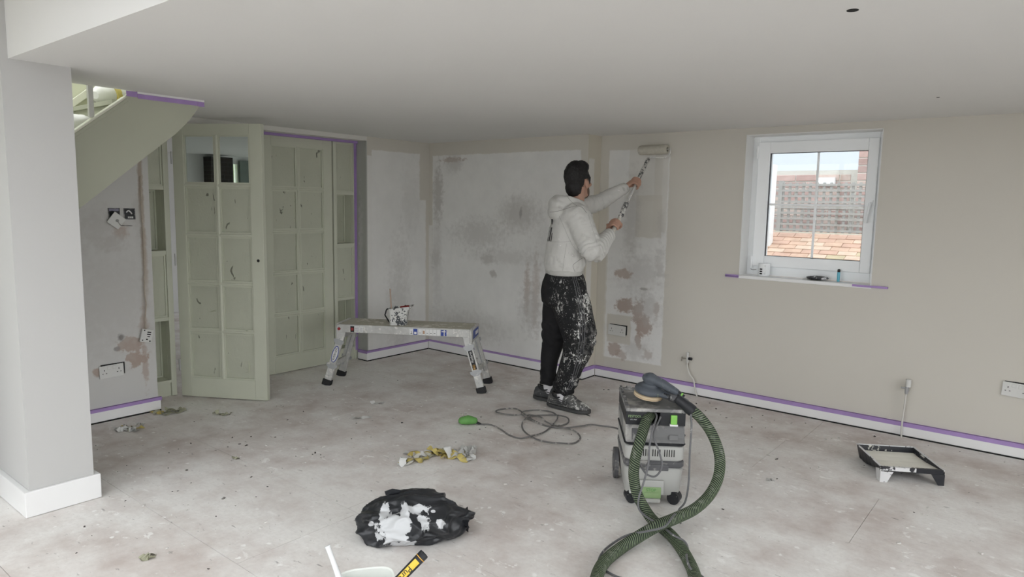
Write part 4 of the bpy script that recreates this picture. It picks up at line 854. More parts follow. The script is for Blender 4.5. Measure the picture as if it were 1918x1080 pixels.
for x0, x1, mt in ((-.440, -.408, M_blk), (-.404, -.365, M_whl), (-.362, -.335, M_whl), (.055, .085, M_whl), (.086, .12, M_blu), (.121, .31, M_whl), (.335, .345, M_whl), (.312, .358, M_blu)):
    MB().box(x0, x1, y_, y_ + .0012, .452, .500).build('rail_sticker', mt, bn)
for q in ([(-.434 + .0, -.414, .465, .487, M_red)] + [(-.402, -.368, .458 + .008 * i, .460 + .008 * i, M_blk) for i in range(5)] + [(-.360, -.338, .460 + .009 * i, .462 + .009 * i, M_blk) for i in range(4)] + [(.127 + .030 * i, .128 + .030 * i, .453, .499, M_blk) for i in range(7)] + [(.165, .180, .462, .488, M_tan), (.093, .113, .458, .476, M_whl), (.318, .352, .483, .490, M_whl), (.062, .078, .458, .461, M_blk), (.069, .072, .462, .48, M_blk)] + [(.134 + .030 * i, .148 + .030 * i, .466, .469, M_blk) for i in (0, 2, 3, 4)]):
    MB().box(q[0], q[1], y_ - .0006, y_, q[2], q[3]).build('sticker_print', q[4], bn)
MB().box(.5655, .567, -.11, .11, .425, .495).build('end_sticker', M_blu, bn); MB().box(.567, .5675, -.02, .09, .445, .475).build('end_sticker_print', M_whl, bn)
MB().cyl((-.535, -.163, .475), (-.535, -.170, .475), .012, n=14).build('hinge_bolt', M_red, bn)
# paint kettle with spout, stirring stick and a red mini roller inside
M_ket = splat('paint_spattered_kettle', (.60, .60, .575), (.06, .065, .07), .5, 62., .535, .025, .06)
kt = thing('paint_kettle', 'paint-spattered white plastic paint kettle with flared spout on work platform', 'paint kettle', (-4.232, 3.795, .5126), (0, 0, math.radians(42)))
def kring(z, x0, x1, w, ins=0): return [Vector(q) for q in ((x0 + ins + .012, -w + ins, z), (x1 - ins - .012, -w + ins, z), (x1 - ins, -w + ins + .012, z), (x1 - ins, w - ins - .012, z), (x1 - ins - .012, w - ins, z), (x0 + ins + .012, w - ins, z), (x0 + ins, w - ins - .012, z), (x0 + ins, -w + ins + .012, z))]
def tilt(r, k): return [Vector((q.x, q.y, q.z + k * (q.x + .075))) for q in r]
rg = [kring(0, -.068, .068, .060), kring(.07, -.072, .072, .064), tilt(kring(.115, -.075, .085, .068), .06), tilt(kring(.132, -.076, .118, .072), .12), tilt(kring(.136, -.078, .122, .074), .12), tilt(kring(.134, -.075, .118, .071), .12), tilt(kring(.115, -.072, .080, .065), .06), kring(.01, -.064, .064, .056)]
MB().loft(rg).build('pot', M_ket, kt, smooth=True)
MB().tube(spline([(-.070, 0, .128), (-.098, 0, .122), (-.108, 0, .09), (-.112, 0, .075), (-.098, 0, .05), (-.080, 0, .022), (-.066, 0, .012)], 6), .0052, 8).build('handle', M_rub, kt, smooth=True)
MB().box(-.0725, -.066, -.06, -.0, .0, .125).build('dark_label', M_rub, kt) if False else None
MB().box(-.058, .058, -.05, .05, .085, .09).build('paint_surface', pmat('wet_paint', (.62, .58, .49), .2), kt)
s_ = MB().box(-.006, .006, -.0025, .0025, -.1, .165, frame((-4.275, 3.752, .640), (.9, .42, .06), (-.42, .9, 0))).build('stirring_stick', pmat('stirrer_wood', (.42, .32, .26), .8, .15, 20.), bevel=.001, seg=1); tag(s_, 'bare wooden stirring stick standing in paint kettle', 'stick')
rl = MB().cyl((-4.232, 3.812, .644), (-4.178, 3.861, .652), .017, n=18).build('mini_roller', pmat('red_foam', (.22, .022, .02), .9, .2, 30.), smooth=True); tag(rl, 'dark red mini roller sleeve lying in paint kettle', 'roller')
# ================================================================ DUST EXTRACTOR, SANDER, HOSE
M_vg = splat('dusty_light_grey_plastic', (.43, .43, .41), (.62, .61, .58), .5, 16., .58, .08, .05)
M_vd = splat('dusty_dark_grey_plastic', (.10, .10, .105), (.36, .35, .33), .55, 26., .50, .10, .2)
M_vk = splat('paint_flecked_black_plastic', (.022, .023, .026), (.55, .55, .52), .45, 75., .655, .02, .2)
M_vl = splat('dusty_grey_lid', (.17, .17, .17), (.40, .39, .37), .6, 14., .47, .12, .15)
M_gn = pmat('bright_green_plastic', (.22, .50, .10), .45, .1); M_gp = pmat('pale_green_plastic', (.28, .40, .20), .55, .12, 20.); M_gd = pmat('green_print', (.10, .28, .08), .5)
vc = thing('dust_extractor', 'grey and black dust extractor on castors coated in white dust', 'dust extractor', (-1.654, 3.254, 0), (0, 0, math.radians(35)))
vc.scale = (.94, 1, .99)
def rbox(x0, x1, y0, y1, z0, z1, r, taper=0., n=5):
    rings = []
    for z, k in ((z0, taper + .006), (z0 + .008, taper), (z1 - .006, 0), (z1, .006)):
        rg = []
        for cx_, cy_, a0 in ((x1 - r, y1 - r, 0), (x0 + r, y1 - r, PI / 2), (x0 + r, y0 + r, PI), (x1 - r, y0 + r, 1.5 * PI)):
            for i in range(n + 1): a = a0 + PI / 2 * i / n; rg.append(Vector((cx_ + r * math.cos(a) - (k if cx_ > (x0 + x1) / 2 else -k), cy_ + r * math.sin(a) - (k if cy_ > (y0 + y1) / 2 else -k), z)))
        rings.append(rg)
    return MB().loft(rings)
rbox(-.158, .158, -.200, .230, .045, .196, .035, .012).build('container', M_vg, vc, smooth=True)
MB().box(-.13, .055, -.212, -.195, .058, .132).build('front_panel', M_vg, vc, bevel=.006)
MB().box(-.068, .040, -.218, -.208, .040, .098).build('brake_plate', M_gp, vc, bevel=.003); MB().box(-.05, .028, -.2225, -.217, .046, .072).build('brake_pedal', M_gp, vc, bevel=.004); MB().box(-.062, .036, -.23, -.19, .022, .041).build('brake_foot', M_vg, vc, bevel=.004)
text('brake_lettering', 'STOP', .022, frame((-.014, -.2186, .084), (1, 0, 0), (0, 0, 1)), M_gd, vc, False)
rbox(-.161, .161, -.205, .232, .197, .232, .036).build('dark_band', M_vd, vc, smooth=True); MB().box(-.055, .075, -.210, -.20, .184, .215).build('band_latch', M_vd, vc, bevel=.003)
rbox(-.159, .159, -.202, .230, .233, .312, .036).build('motor_housing', M_vg, vc, smooth=True)
for i in range(15):
    if i not in (4, 9): MB().box(-.075 + .0125 * i, -.0705 + .0125 * i, -.2035, -.198, .258, .294).build('vent_slot', M_dark, vc)
rbox(-.164, .164, -.208, .232, .313, .328, .03).build('lid_rim', M_vk, vc, smooth=True)
MB().prism([(-.204, .328), (-.186, .352), (-.170, .412), (.228, .412), (.228, .328)], -.158, .158, 'x').build('lid', M_vl, vc, bevel=.008)
MB().prism([(-.206, .336), (-.186, .395), (-.180, .395), (-.200, .336)], -.125, -.055, 'x').build('socket_cover', M_vd, vc, bevel=.003)
MB().prism([(-.2, .345), (-.192, .368), (-.188, .368), (-.196, .345)], .075, .12, 'x').build('badge', M_vl, vc)
# top module with hose bay
MB().box(-.158, -.048, -.185, .228, .414, .482).build('control_module', M_vk, vc, bevel=.004); MB().box(.022, .158, -.185, .228, .414, .482).build('control_module', M_vk, vc, bevel=.004)
MB().box(-.048, .022, -.06, .228, .414, .482).build('hose_bay', M_dark, vc); MB().box(-.048, .022, -.185, -.06, .414, .424).build('hose_bay_floor', M_vk, vc)
text('logo_lettering', 'FESTOOL', .0172, frame((-.111, -.1866, .458), (1, 0, 0), (0, 0, 1)), M_gp, vc, False, xs=1.0); text('model_lettering', 'CTL MIDI', .0085, frame((-.118, -.1866, .441), (1, 0, 0), (0, 0, 1)), M_whl, vc, False)
MB().box(-.063, -.056, -.1866, -.185, .437, .445).build('badge', M_whl, vc)
MB().box(.078, .112, -.198, -.184, .425, .473).build('green_latch', M_gn, vc, bevel=.004); MB().box(.074, .116, -.2, -.184, .417, .426).build('latch_tab', M_whl, vc)
tr_ = MB(); ring_ = ((-.160, -.138, -.187, .230), (.138, .160, -.187, .230), (-.138, .138, -.187, -.165), (-.138, .138, .205, .230))
for q in ring_: tr_.box(*q, .482, .500)
tr_.build('tray_rim', M_vl, vc, bevel=.003, seg=1); MB().box(-.138, .138, -.165, .205, .482, .488).build('tray_floor', M_vl, vc)
for i in range(5):
    y = -.15 + .085 * i; MB().box(-.156, -.142, y, y + .05, .500, .508).build('tray_lug', M_vd, vc, bevel=.002, seg=1); MB().box(.142, .156, y, y + .05, .500, .508).build('tray_lug', M_vd, vc, bevel=.002, seg=1)
for i in range(4): MB().box(-.12 + .065 * i, -.085 + .065 * i, .210, .226, .500, .508).build('tray_lug', M_vd, vc, bevel=.002, seg=1)
for x, rz in ((-.118, .25), (.125, -.55)):
    c = Vector((x, -.165, .034)); d = Vector((math.sin(rz), -math.cos(rz), 0)); e = MB().cyl(c + d * -.02 + Vector((0, 0, 0)), c + d * .004, .031, n=22).cyl(c + d * .012, c + d * .034, .034, n=22).cyl(c + d * -.02, c + d * .036, .012, n=10).build('castor', M_vk, vc, smooth=True)
    MB().box(c.x - .014, c.x + .014, c.y - .012, c.y + .016, .05, .075).build('castor_fork', M_vk, vc)
for s in (-1, 1): MB().cyl((s * .160, .15, .085), (s * .184, .15, .085), .085, n=32).cyl((s * .184, .15, .085), (s * .188, .15, .085), .05, n=24).build('rear_wheel', M_vd, vc, smooth=True)
MB().tube(spline([(.155, .02, .30), (.19, .0, .305), (.196, .03, .30), (.19, .09, .295), (.158, .12, .30)], 6), .006, 8).build('cable_hook', M_vd, vc, smooth=True)
# random-orbit sander lying on the tray
sd = thing('orbital_sander', 'dark grey random orbit sander lying on top of the dust extractor', 'sander', (-1.655, 3.215, .520), (math.radians(4), math.radians(9), math.radians(14)))
M_sg = splat('slate_grey_plastic', (.075, .085, .10), (.36, .36, .35), .5, 18., .58, .14, .12)
MB().lathe([(.074, .0), (.075, .003), (.0745, .005)], 40).build('abrasive_disc', pmat('tan_abrasive', (.60, .47, .32), .9, .1, 60.), sd, smooth=True)
MB().lathe([(.072, .005), (.074, .008), (.073, .016), (.070, .018)], 40).build('backing_pad', pmat('buff_pad', (.55, .44, .30), .8), sd, smooth=True)
hb_ = MB().lathe([(.060, .019), (.074, .024), (.075, .034), (.072, .046), (.060, .056), (.046, .062), (.038, .075)], 36); 
hs = MB(); hs.v, hs.f = list(hb_.v), list(hb_.f)
limb(hs, [(.03, 0, .038), (.08, -.004, .034), (.115, -.004, .032)], [(.020, .048), (.018, .036), (.018, .026)], UZ, 20)
link('body', remesh(hs, 'body', .0035, 3), M_sg, sd)
hs = MB(); limb(hs, [(0, 0, .055), (-.002, 0, .075), (-.004, 0, .092)], [.036, .033, .036], (1, 0, 0), 20); ell(hs, (-.004, 0, .096), (.044, .038, .028)); limb(hs, [(-.01, 0, .097), (.05, 0, .088), (.10, 0, .074), (.135, 0, .064)], [(.026, .031), (.025, .028), (.022, .024), (.019, .021)], UZ, 20)
link('grip', remesh(hs, 'grip', .0035, 3), M_sg, sd)
for i in range(6): MB().box(.085 + .006 * i, .088 + .006 * i, -.032, -.026, .024, .05).build('vent_slot', M_dark, sd)
text('badge', 'EC', .013, frame((.055, -.0475, .036), (1, -.12, 0), (0, 0, 1)), M_gp, sd, False)
MB().cyl((.135, 0, .068), (.18, 0, .045), .014, n=16).build('cable_socket', M_vk, sd, smooth=True); MB().cyl((.162, 0, .0545), (.170, 0, .0505), .0155, n=18).build('green_ring', M_gn, sd, smooth=True)
MB().tube([(.110, -.004, .030), (.14, -.004, .030), (.16, -.003, .028), (.20, -.002, .014)], [.022, .0225, .0235, .026], 20).build('dust_port', M_vd, sd, smooth=True)
# hose
nho = NT('striped_green_hose', .75, 0, .2); u_ = nho.sep(nho.uv()); ph = nho.math('FRACT', nho.math('ADD', nho.math('MULTIPLY', u_[0], 92.), nho.math('MULTIPLY', u_[1], 6.)))
stp = nho.step(nho.math('ABSOLUTE', nho.math('SUBTRACT', ph, .5)), .10, .17); dn = nho.noise(nho.obj(), 30., 3.)
colo = nho.mix(stp, (.22, .28, .165), (.025, .032, .025)); colo = nho.mix(nho.math('MULTIPLY', nho.step(dn, .55, .75), .3), colo, (.45, .45, .41)); nho.bump(nho.math('SUBTRACT', 1., stp), .5, .004); M_hose = nho.done(colo)
S1 = [(-1.600, 3.155, .448), (-1.578, 3.06, .437), (-1.558, 2.965, .364), (-1.566, 2.935, .272), (-1.563, 2.925, .190), (-1.531, 2.905, .120), (-1.476, 2.89, .060), (-1.411, 2.864, .028), (-1.302, 2.802, .026), (-1.21, 2.718, .026), (-1.12, 2.615, .026), (-1.048, 2.512, .026), (-.979, 2.373, .026), (-.946, 2.224, .026)]
S2 = [(-1.42, 3.19, .512), (-1.366, 3.213, .468), (-1.313, 3.244, .39), (-1.265, 3.241, .291), (-1.243, 3.193, .201), (-1.249, 3.113, .13), (-1.268, 2.989, .094), (-1.302, 2.868, .082), (-1.334, 2.735, .080)]
ho = thing('vacuum_hose', 'thick green striped extraction hose looping from sander over the floor', 'hose', (-1.33, 2.75, 0))
def hose(pts): P = spline(pts, 16); return MB().tube(P, .0262, 20, uvlen=True)
hose(S1).build('hose_run', M_hose, ho, True, smooth=True); hose(S2 + [(-1.377, 2.639, .05), (-1.405, 2.525, .028), (-1.399, 2.391, .026), (-1.36, 2.27, .026), (-1.291, 2.153, .026), (-1.191, 2.079, .026), (-1.06, 2.08, .026), (-.97, 2.13, .026), (-.946, 2.2, .026)]).build('hose_run', M_hose, ho, True, smooth=True)
a_, c_ = Vector(S2[0]), Vector(S2[1]); d_ = (c_ - a_).normalized(); MB().tube([a_ - d_ * .07, a_ - d_ * .02, a_ + d_ * .0, a_ + d_ * .03, a_ + d_ * .035], [.022, .026, .029, .030, .026], 20).build('hose_connector', M_vk, ho, True, smooth=True)
M_cab = splat('grey_cable', (.13, .13, .135), (.45, .44, .43), .5, 60., .60, .05)
CABLES = [[(-1.44, 3.20, .535), (-1.405, 3.19, .52), (-1.392, 3.172, .47), (-1.384, 3.165, .421), (-1.379, 3.15, .289), (-1.371, 3.135, .157), (-1.372, 3.11, .06), (-1.40, 3.10, .008), (-1.36, 3.02, .006), (-1.321, 2.95, .02), (-1.300, 2.84, .108), (-1.28, 2.70, .108), (-1.331, 2.640, .092), (-1.403, 2.626, .06), (-1.45, 2.60, .03), (-1.47, 2.5, .006), (-1.43, 2.40, .005), (-1.35, 2.36, .006), (-1.25, 2.36, .005)],
    [(-1.56, 3.12, .47), (-1.528, 3.071, .462), (-1.507, 2.99, .423), (-1.498, 2.946, .343), (-1.49, 2.928, .269), (-1.495, 2.895, .184), (-1.50, 2.865, .12), (-1.49, 2.855, .07), (-1.43, 2.830, .055), (-1.36, 2.815, .05), (-1.263, 2.745, .058), (-1.20, 2.74, .045), (-1.165, 2.70, .02), (-1.135, 2.61, .058), (-1.085, 2.54, .05), (-1.04, 2.56, .02), (-1.0, 2.5, .03), (-1.05, 2.46, .056), (-1.09, 2.42, .02)],
    [(-1.52, 3.10, .46), (-1.505, 3.0, .40), (-1.475, 2.99, .34), (-1.45, 2.995, .26), (-1.475, 2.985, .20), (-1.52, 2.975, .20), (-1.56, 2.975, .24)]]
for pts in CABLES: MB().tube(spline(pts, 10), .0048, 8).build('cable', M_cab, ho, True, smooth=True)
# ================================================================ SMALL THINGS
# sockets, switch plates and back boxes
M_ivory = splat('dusty_white_plastic', (.62, .62, .60), (.48, .46, .43), .4, 24., .62, .08, .03)
def socket(lb, loc, rz, tiltv, w=.160, h=.092, gap=True):
    e = thing('double_socket', lb, 'socket', loc, (0, 0, rz)); R_ = Matrix.Rotation(tiltv, 4, 'Y')
    pl = MB().box(-w / 2, w / 2, -.014, -.006, -h / 2, h / 2, R_).build('faceplate', M_ivory, e, bevel=.003)
    for s in (-1, 1):
        MB().box(s * .017 - .011, s * .017 + .011, -.0165, -.013, .014, .036, R_).build('switch', M_ivory, e, bevel=.002, seg=1)
        c = s * w * .30
        for (x, z, a, b_) in ((0, .012, .0022, .005), (-.011, -.010, .004, .002), (.011, -.010, .004, .002)): MB().box(c + x - a, c + x + a, -.0146, -.0135, z - b_, z + b_, R_).build('pin_slot', M_dark, e)
    if gap: MB().box(-w / 2 + .012, w / 2 + .010, -.006, -.001, -h / 2 + .012, h / 2 + .006).build('back_box', M_dark, e)
    return e
socket('white double socket on the primer patch behind painter', (-2.995, 5.2, .438), 0, .03, .172, .090)
socket('white double socket on beige wall beyond paint tray', (-.178, 5.2, .425), 0, .05, .150, .088)
socket('loose white double socket on bare wall under the stairs', (-4.97, 1.878, .340), PI / 2, -.03, .152, .086)
for y, z, lb, dt in ((1.946, 1.396, 'open metal back box behind hanging switch plate', 0), (2.043, 1.394, 'open black back box with bare wire ends', 1)):
    e = thing('back_box', lb, 'back box', (-4.97, y, z), (0, 0, PI / 2)); s_ = .037
    MB().box(-s_, s_, -.002, -.0005, -s_, s_).build('recess', M_black, e)
    for q in ((-s_, -s_ + .005, -s_, s_), (s_ - .005, s_, -s_, s_), (-s_ + .005, s_ - .005, -s_, -s_ + .005), (-s_ + .005, s_ - .005, s_ - .005, s_)): MB().box(q[0], q[1], -.004, -.0005, q[2], q[3]).build('box_rim', M_vd, e)
    if dt:
        for i in range(3): MB().box(-.012 + .012 * i, -.004 + .012 * i, -.010, -.002, -.030, -.018).build('terminal', M_whl, e)
        MB().tube(spline([(-.02, -.003, .01), (-.01, -.012, .022), (.005, -.008, .012), (.015, -.003, .0)], 5), .004, 6).build('wire', M_whl, e)
    else:
        MB().cyl((-.01, -.002, .0), (-.01, -.006, .0), .017, n=18).build('cable_knockout', M_dark, e); MB().box(-.03, .03, -.003, -.0019, .016, .032).build('metal_back', pmat('galvanised_box', (.22, .21, .27), .5), e)
e = thing('switch_plate', 'white blank plate hanging skewed by its cable', 'switch plate', (-4.953, 1.950, 1.350), (0, 0, PI / 2)); R_ = Matrix.Rotation(math.radians(38), 4, 'Y')
MB().box(-.043, .043, -.010, -.002, -.043, .043, R_).build('faceplate', M_ivory, e, bevel=.003); MB().cyl((.004, -.0105, 0), (.004, -.0125, 0), .010, n=16).build('cable_outlet', pmat('grey_outlet', (.3, .3, .29), .7), e); MB().tube(spline([(.005, -.012, -.002), (.02, -.02, -.03), (.05, -.006, -.034), (.10, -.004, -.036)], 6), .0022, 6).build('wire', M_vd, e)
e = thing('dangling_socket', 'small white socket module dangling from the wall chase', 'socket', (-4.955, 2.108, .552), (0, 0, PI / 2)); R_ = Matrix.Rotation(math.radians(14), 4, 'Y')
MB().box(-.038, .038, -.018, -.001, -.045, .045, R_).build('faceplate', M_ivory, e, bevel=.004)
for x, z, a, b_ in ((.010, .026, .013, .004), (.010, .012, .013, .004), (.012, -.004, .009, .003), (.004, -.024, .006, .004), (-.024, .036, .004, .004), (-.024, -.032, .004, .004), (.026, -.034, .005, .004)): MB().box(x - a, x + a, -.0188, -.0175, z - b_, z + b_, R_).build('slot', M_dark, e)
MB().tube(spline([(.0, -.006, .045), (-.004, -.010, .12), (.008, -.006, .22), (.002, -.006, .34), (.012, -.006, .60), (.008, -.006, .85), (.012, -.006, 1.1)], 8), .0045, 8).build('cable', pmat('plaster_caked_cable', (.42, .37, .31), .9, .2, 30.), e, smooth=True)
# heating pipe tails
M_pw_ = pmat('white_pipe', (.60, .59, .55), .5, .1, 20.); M_br = pmat('dull_brass', (.30, .28, .24), .45, .3, 40., metal=.4)
e = thing('pipe_tail', 'bent white pipe tail with small tap valve near dust extractor', 'pipe', (-2.25, 5.165, 0))
MB().tube(spline([(-2.325, 5.180, .285), (-2.322, 5.168, .23), (-2.295, 5.165, .17), (-2.262, 5.165, .13), (-2.245, 5.165, .06), (-2.225, 5.165, .0)], 8), .0062, 8).build('pipe', M_pw_, e, True, smooth=True)
MB().cyl((-2.328, 5.182, .265), (-2.330, 5.182, .345), .010, n=12).build('cap', M_ivory, e, True, smooth=True); MB().tube([(-2.326, 5.178, .255), (-2.322, 5.174, .225)], [.011, .006], 10).build('nut', M_br, e, True); MB().cyl((-2.315, 5.178, .295), (-2.290, 5.172, .297), .012, n=12).build('valve_cap', M_vk, e, True); MB().cyl((-2.34, 5.178, .292), (-2.375, 5.170, .292), .0045, n=8).build('tap_lever', M_br, e, True); MB().cyl((-2.372, 5.170, .305), (-2.376, 5.170, .268), .0045, n=8).build('tap_lever', M_br, e, True)
e = thing('pipe_tail', 'straight white pipe tail with valve beyond paint tray', 'pipe', (-.765, 5.15, 0))
MB().tube(spline([(-.764, 5.160, .305), (-.768, 5.158, .2), (-.772, 5.158, .1), (-.770, 5.160, .0)], 8), .0055, 10).build('pipe', M_pw_, e, True, smooth=True)
MB().cyl((-.756, 5.158, .35), (-.755, 5.158, .40), .0165, n=14).build('cap', M_ivory, e, True, smooth=True); MB().tube([(-.760, 5.158, .352), (-.761, 5.158, .33), (-.764, 5.158, .30)], [.012, .014, .009], 12).build('valve', M_plate, e, True, smooth=True); MB().cyl((-.765, 5.158, .338), (-.795, 5.152, .340), .006, n=10).build('valve_lever', M_plate, e, True); MB().cyl((-.76, 5.17, .35), (-.76, 5.199, .35), .006, n=8).build('wall_clip', M_plate, e, True)
# window board things
mg = thing('mug', 'white mug with dark lettering standing on window board', 'mug', (-1.79, 5.275, 1.0), (0, 0, math.radians(-62)))
MB().lathe([(.034, .0), (.0405, .004), (.042, .015), (.042, .095), (.0405, .0965), (.0385, .095), (.0385, .012), (.0, .010)], 32, close=True).build('cup', M_upvc, mg, smooth=True)
MB().tube(spline([(.040, 0, .078), (.058, 0, .08), (.068, 0, .062), (.068, 0, .040), (.056, 0, .022), (.040, 0, .020)], 6), [.0055] * 31, 10).build('handle', M_upvc, mg, smooth=True)
for i, b_ in enumerate(('N', 'E', 'H')): text('lettering', b_, .020, frame((.0424 * math.cos(-.72), .0424 * math.sin(-.72), .028 + .019 * i), (-math.sin(-.72), math.cos(-.72), 0), (0, 0, 1)), M_blk, mg, False) if False else MB().box(-.010, .010, -.0005, .0006, -.005 , .005, frame((.0422 * math.cos(-.72), .0422 * math.sin(-.72), .020 + .017 * i), (-math.sin(-.72), math.cos(-.72), 0), (math.cos(-.72), math.sin(-.72), 0))).build('lettering', M_blk, mg)
lt = thing('lighter', 'pale blue plastic lighter standing on window board', 'lighter', (-1.266, 5.285, 1.0)); M_lb = pmat('blue_plastic', (.16, .48, .60), .25, .05)
MB().lathe([(.009, 0), (.010, .002), (.010, .066), (.009, .068)], 18).build('body', M_lb, lt, smooth=True); MB().lathe([(.0098, .068), (.0098, .084), (.006, .088)], 16).build('cap', M_blk, lt, smooth=True)
kf = thing('folded_wrapper', 'crumpled dark foil pouch lying flat on window board', 'pouch', (-1.405, 5.275, 1.0)); m = MB(); ell(m, (0, 0, .016), (.078, .042, .015), None, 28, 10)
for i, q in enumerate(m.v): qq = Vector(q); m.v[i] = (qq.x, qq.y, max(.0008, qq.z + .005 * noise.noise(qq * 60)))
m.build('pouch', splat('black_silver_foil', (.05, .05, .055), (.6, .6, .62), .3, 45., .52, .03), kf, smooth=True); MB().box(-.098, -.06, -.03, .03, .004, .007).build('end_flap', M_whl, kf)

# green plug and coiled cable on the floor
cbp = [(-3.053, 3.454), (-2.974, 3.502), (-2.863, 3.472), (-2.742, 3.42), (-2.655, 3.421), (-2.613, 3.48), (-2.61, 3.611), (-2.657, 3.78), (-2.715, 3.92), (-2.815, 4.0), (-2.925, 4.006), (-2.982, 3.919), (-2.957, 3.811), (-2.827, 3.761), (-2.679, 3.736), (-2.573, 3.755), (-2.465, 3.756), (-2.368, 3.685), (-2.342, 3.572), (-2.391, 3.495), (-2.487, 3.455), (-2.622, 3.492), (-2.754, 3.57), (-2.843, 3.691), (-2.876, 3.825), (-2.845, 3.912), (-2.754, 3.969), (-2.655, 3.958), (-2.603, 3.883), (-2.619, 3.79), (-2.717, 3.788), (-2.813, 3.848), (-2.943, 3.849), (-3.002, 3.77), (-3.085, 3.72), (-3.144, 3.754), (-3.155, 3.834), (-3.09, 3.892), (-3.003, 3.864), (-2.81, 3.769), (-2.65, 3.739), (-2.543, 3.775), (-2.481, 3.877), (-2.471, 3.963), (-2.404, 3.992), (-2.277, 4.014), (-2.05, 3.85), (-1.80, 3.55)]
ec = thing('power_cable', 'thin grey cable in loose loops with green plug on floor', 'cable', (-2.7, 3.7, 0))
zz = [.0055 + .011 * (.5 + .5 * math.sin(i * 1.7)) * (0 if i < 5 or i > 42 else 1) for i in range(len(cbp))]
MB().tube(spline([(x, y, z) for (x, y), z in zip(cbp, zz)], 8), .0052, 8).build('cable', splat('grey_floor_cable', (.16, .155, .15), (.42, .40, .38), .6, 30., .55, .06), ec, True, smooth=True)
g = MB(); limb(g, [(-3.132, 3.388, .03), (-3.105, 3.412, .034), (-3.075, 3.438, .030)], [(.026, .032), (.032, .036), (.024, .026)], UZ, 18); gm = g.build('plug', splat('dusty_green_plastic', (.12, .30, .08), (.40, .45, .33), .5, 30., .60, .05), ec, True, smooth=True)
MB().tube([(-3.075, 3.438, .026), (-3.055, 3.453, .014), (-3.035, 3.468, .007)], [.013, .009, .006], 10).build('strain_relief', M_vk, ec, True, smooth=True)
for k in (-1, 0, 1): MB().box(-.004, .004, -.003, .003, 0, .022, frame((-3.128 + .012 * k, 3.39 + .012 * k, .060), (1, 1, 0), (-1, 1, 0))).build('pin', M_br, gm, True)

# paint tray: well at the far end, legs at the near end
M_tray = splat('black_tray_with_paint', (.025, .026, .03), (.60, .59, .56), .4, 22., .60, .02, .2); M_tin = splat('tray_inside_paint', (.025, .026, .03), (.60, .58, .52), .35, 26., .58, .03, .2); M_trw = splat('paint_coated_tray', (.64, .64, .64), (.04, .04, .045), .4, 30., .575, .02, .05); M_tpaint = pmat('cream_wet_paint', (.86, .845, .76), .18, .02, 6., .05, 20.)
ty = thing('paint_tray', 'black plastic roller tray coated with wet cream paint', 'paint tray', (-.575, 4.30, 0), (0, 0, math.radians(31.5)))
W, D_, H = .162, .37, .088
pr_ = lambda y: (.004 if y > .27 else .004 + (.27 - y) / .27 * .056)     # ramp: deep at the back
ins = MB(); nx = 10; ysq = [0, .03, .09, .15, .21, .27, .32, .352]
g2 = []
for y in ysq: g2.append([Vector((-W + .02 + (2 * W - .04) * i / nx, y + .008, pr_(y))) for i in range(nx + 1)])
for j in range(len(ysq) - 1):
    for i in range(nx): ins.add([g2[j][i], g2[j][i + 1], g2[j + 1][i + 1], g2[j + 1][i]], [(0, 1, 2, 3)])
ins.build('ramp', M_tin, ty)
def wallstrip(name, top, bot, th, mat, n=14, ribs=True):       # slanted side with ribs
    m = MB(); top0, top1 = Vector(top[0]), Vector(top[1]); 
    for i in range(n):
        a, c = i / n, (i + 1) / n; t0, t1 = top0.lerp(top1, a), top0.lerp(top1, c); b0, b1 = bot(a), bot(c); o = Vector(th) * (1.0 if i % 2 else .55)
        m.add([t0, t1, b1, b0, t0 + Vector(th), t1 + Vector(th), b1 + o, b0 + o], [(0, 1, 2, 3), (7, 6, 5, 4), (0, 4, 5, 1), (3, 2, 6, 7), (0, 3, 7, 4), (1, 5, 6, 2)])
    return m.build(name, mat, ty)
wallstrip('side', ((-W, 0, H), (-W, D_, H)), lambda t: Vector((-W + .02, t * D_, pr_(t * D_))), (-.004, 0, 0), M_tray)
wallstrip('side', ((W, 0, H), (W, D_, H)), lambda t: Vector((W - .02, t * D_, pr_(t * D_))), (.004, 0, 0), M_tray)
wallstrip('end_wall', ((-W, D_, H), (W, D_, H)), lambda t: Vector((-W + .02 + (2 * W - .04) * t, D_ - .012, .004)), (0, .004, 0), M_tin)
MB().box(-W - .006, -W + .003, -.004, D_ + .006, H - .003, H + .002).box(W - .003, W + .006, -.004, D_ + .006, H - .003, H + .002).box(-W + .003, W - .003, D_ - .001, D_ + .008, H - .003, H + .002).build('rim', M_trw, ty)
MB().box(-W, .02, -.006, .012, H - .022, H - .0005).build('front_lip', M_trw, ty); MB().box(.02, W, -.006, .012, H - .026, H - .0005).build('front_lip', M_tin, ty)
def leg(pts, mat):
    MB().prism(pts, -.010, -.006, 'y').build('leg', mat, ty)
leg([(-W - .006, .0), (-W + .032, .0), (-W + .062, H - .026), (-W - .006, H - .026)], M_trw); leg([(W + .006, .0), (W - .025, .0), (W - .065, H - .026), (W + .006, H - .026)], M_tray)
MB().prism([(-.006, 0), (.035, 0), (.06, H - .03), (-.006, H - .01)], -W - .006, -W - .002, 'x').build('leg', M_trw, ty); MB().prism([(-.006, 0), (.035, 0), (.06, H - .03), (-.006, H - .01)], W + .002, W + .006, 'x').build('leg', M_tray, ty)
pp = MB(); g3 = []
for y, z in ((.012, .080), (.06, .075), (.12, .068), (.18, .062), (.26, .058), (.348, .058)): hw = W - .004 - (H - z) / .084 * .018; g3.append([Vector((-hw + 2 * hw * i / 8, y, z + .0015 * noise.noise((i * .7, y * 20, 2)))) for i in range(9)])
for j in range(5):
    for i in range(8): pp.add([g3[j][i], g3[j][i + 1], g3[j + 1][i + 1], g3[j + 1][i]], [(0, 1, 2, 3)])
pp.build('paint', M_tpaint, ty, smooth=True)

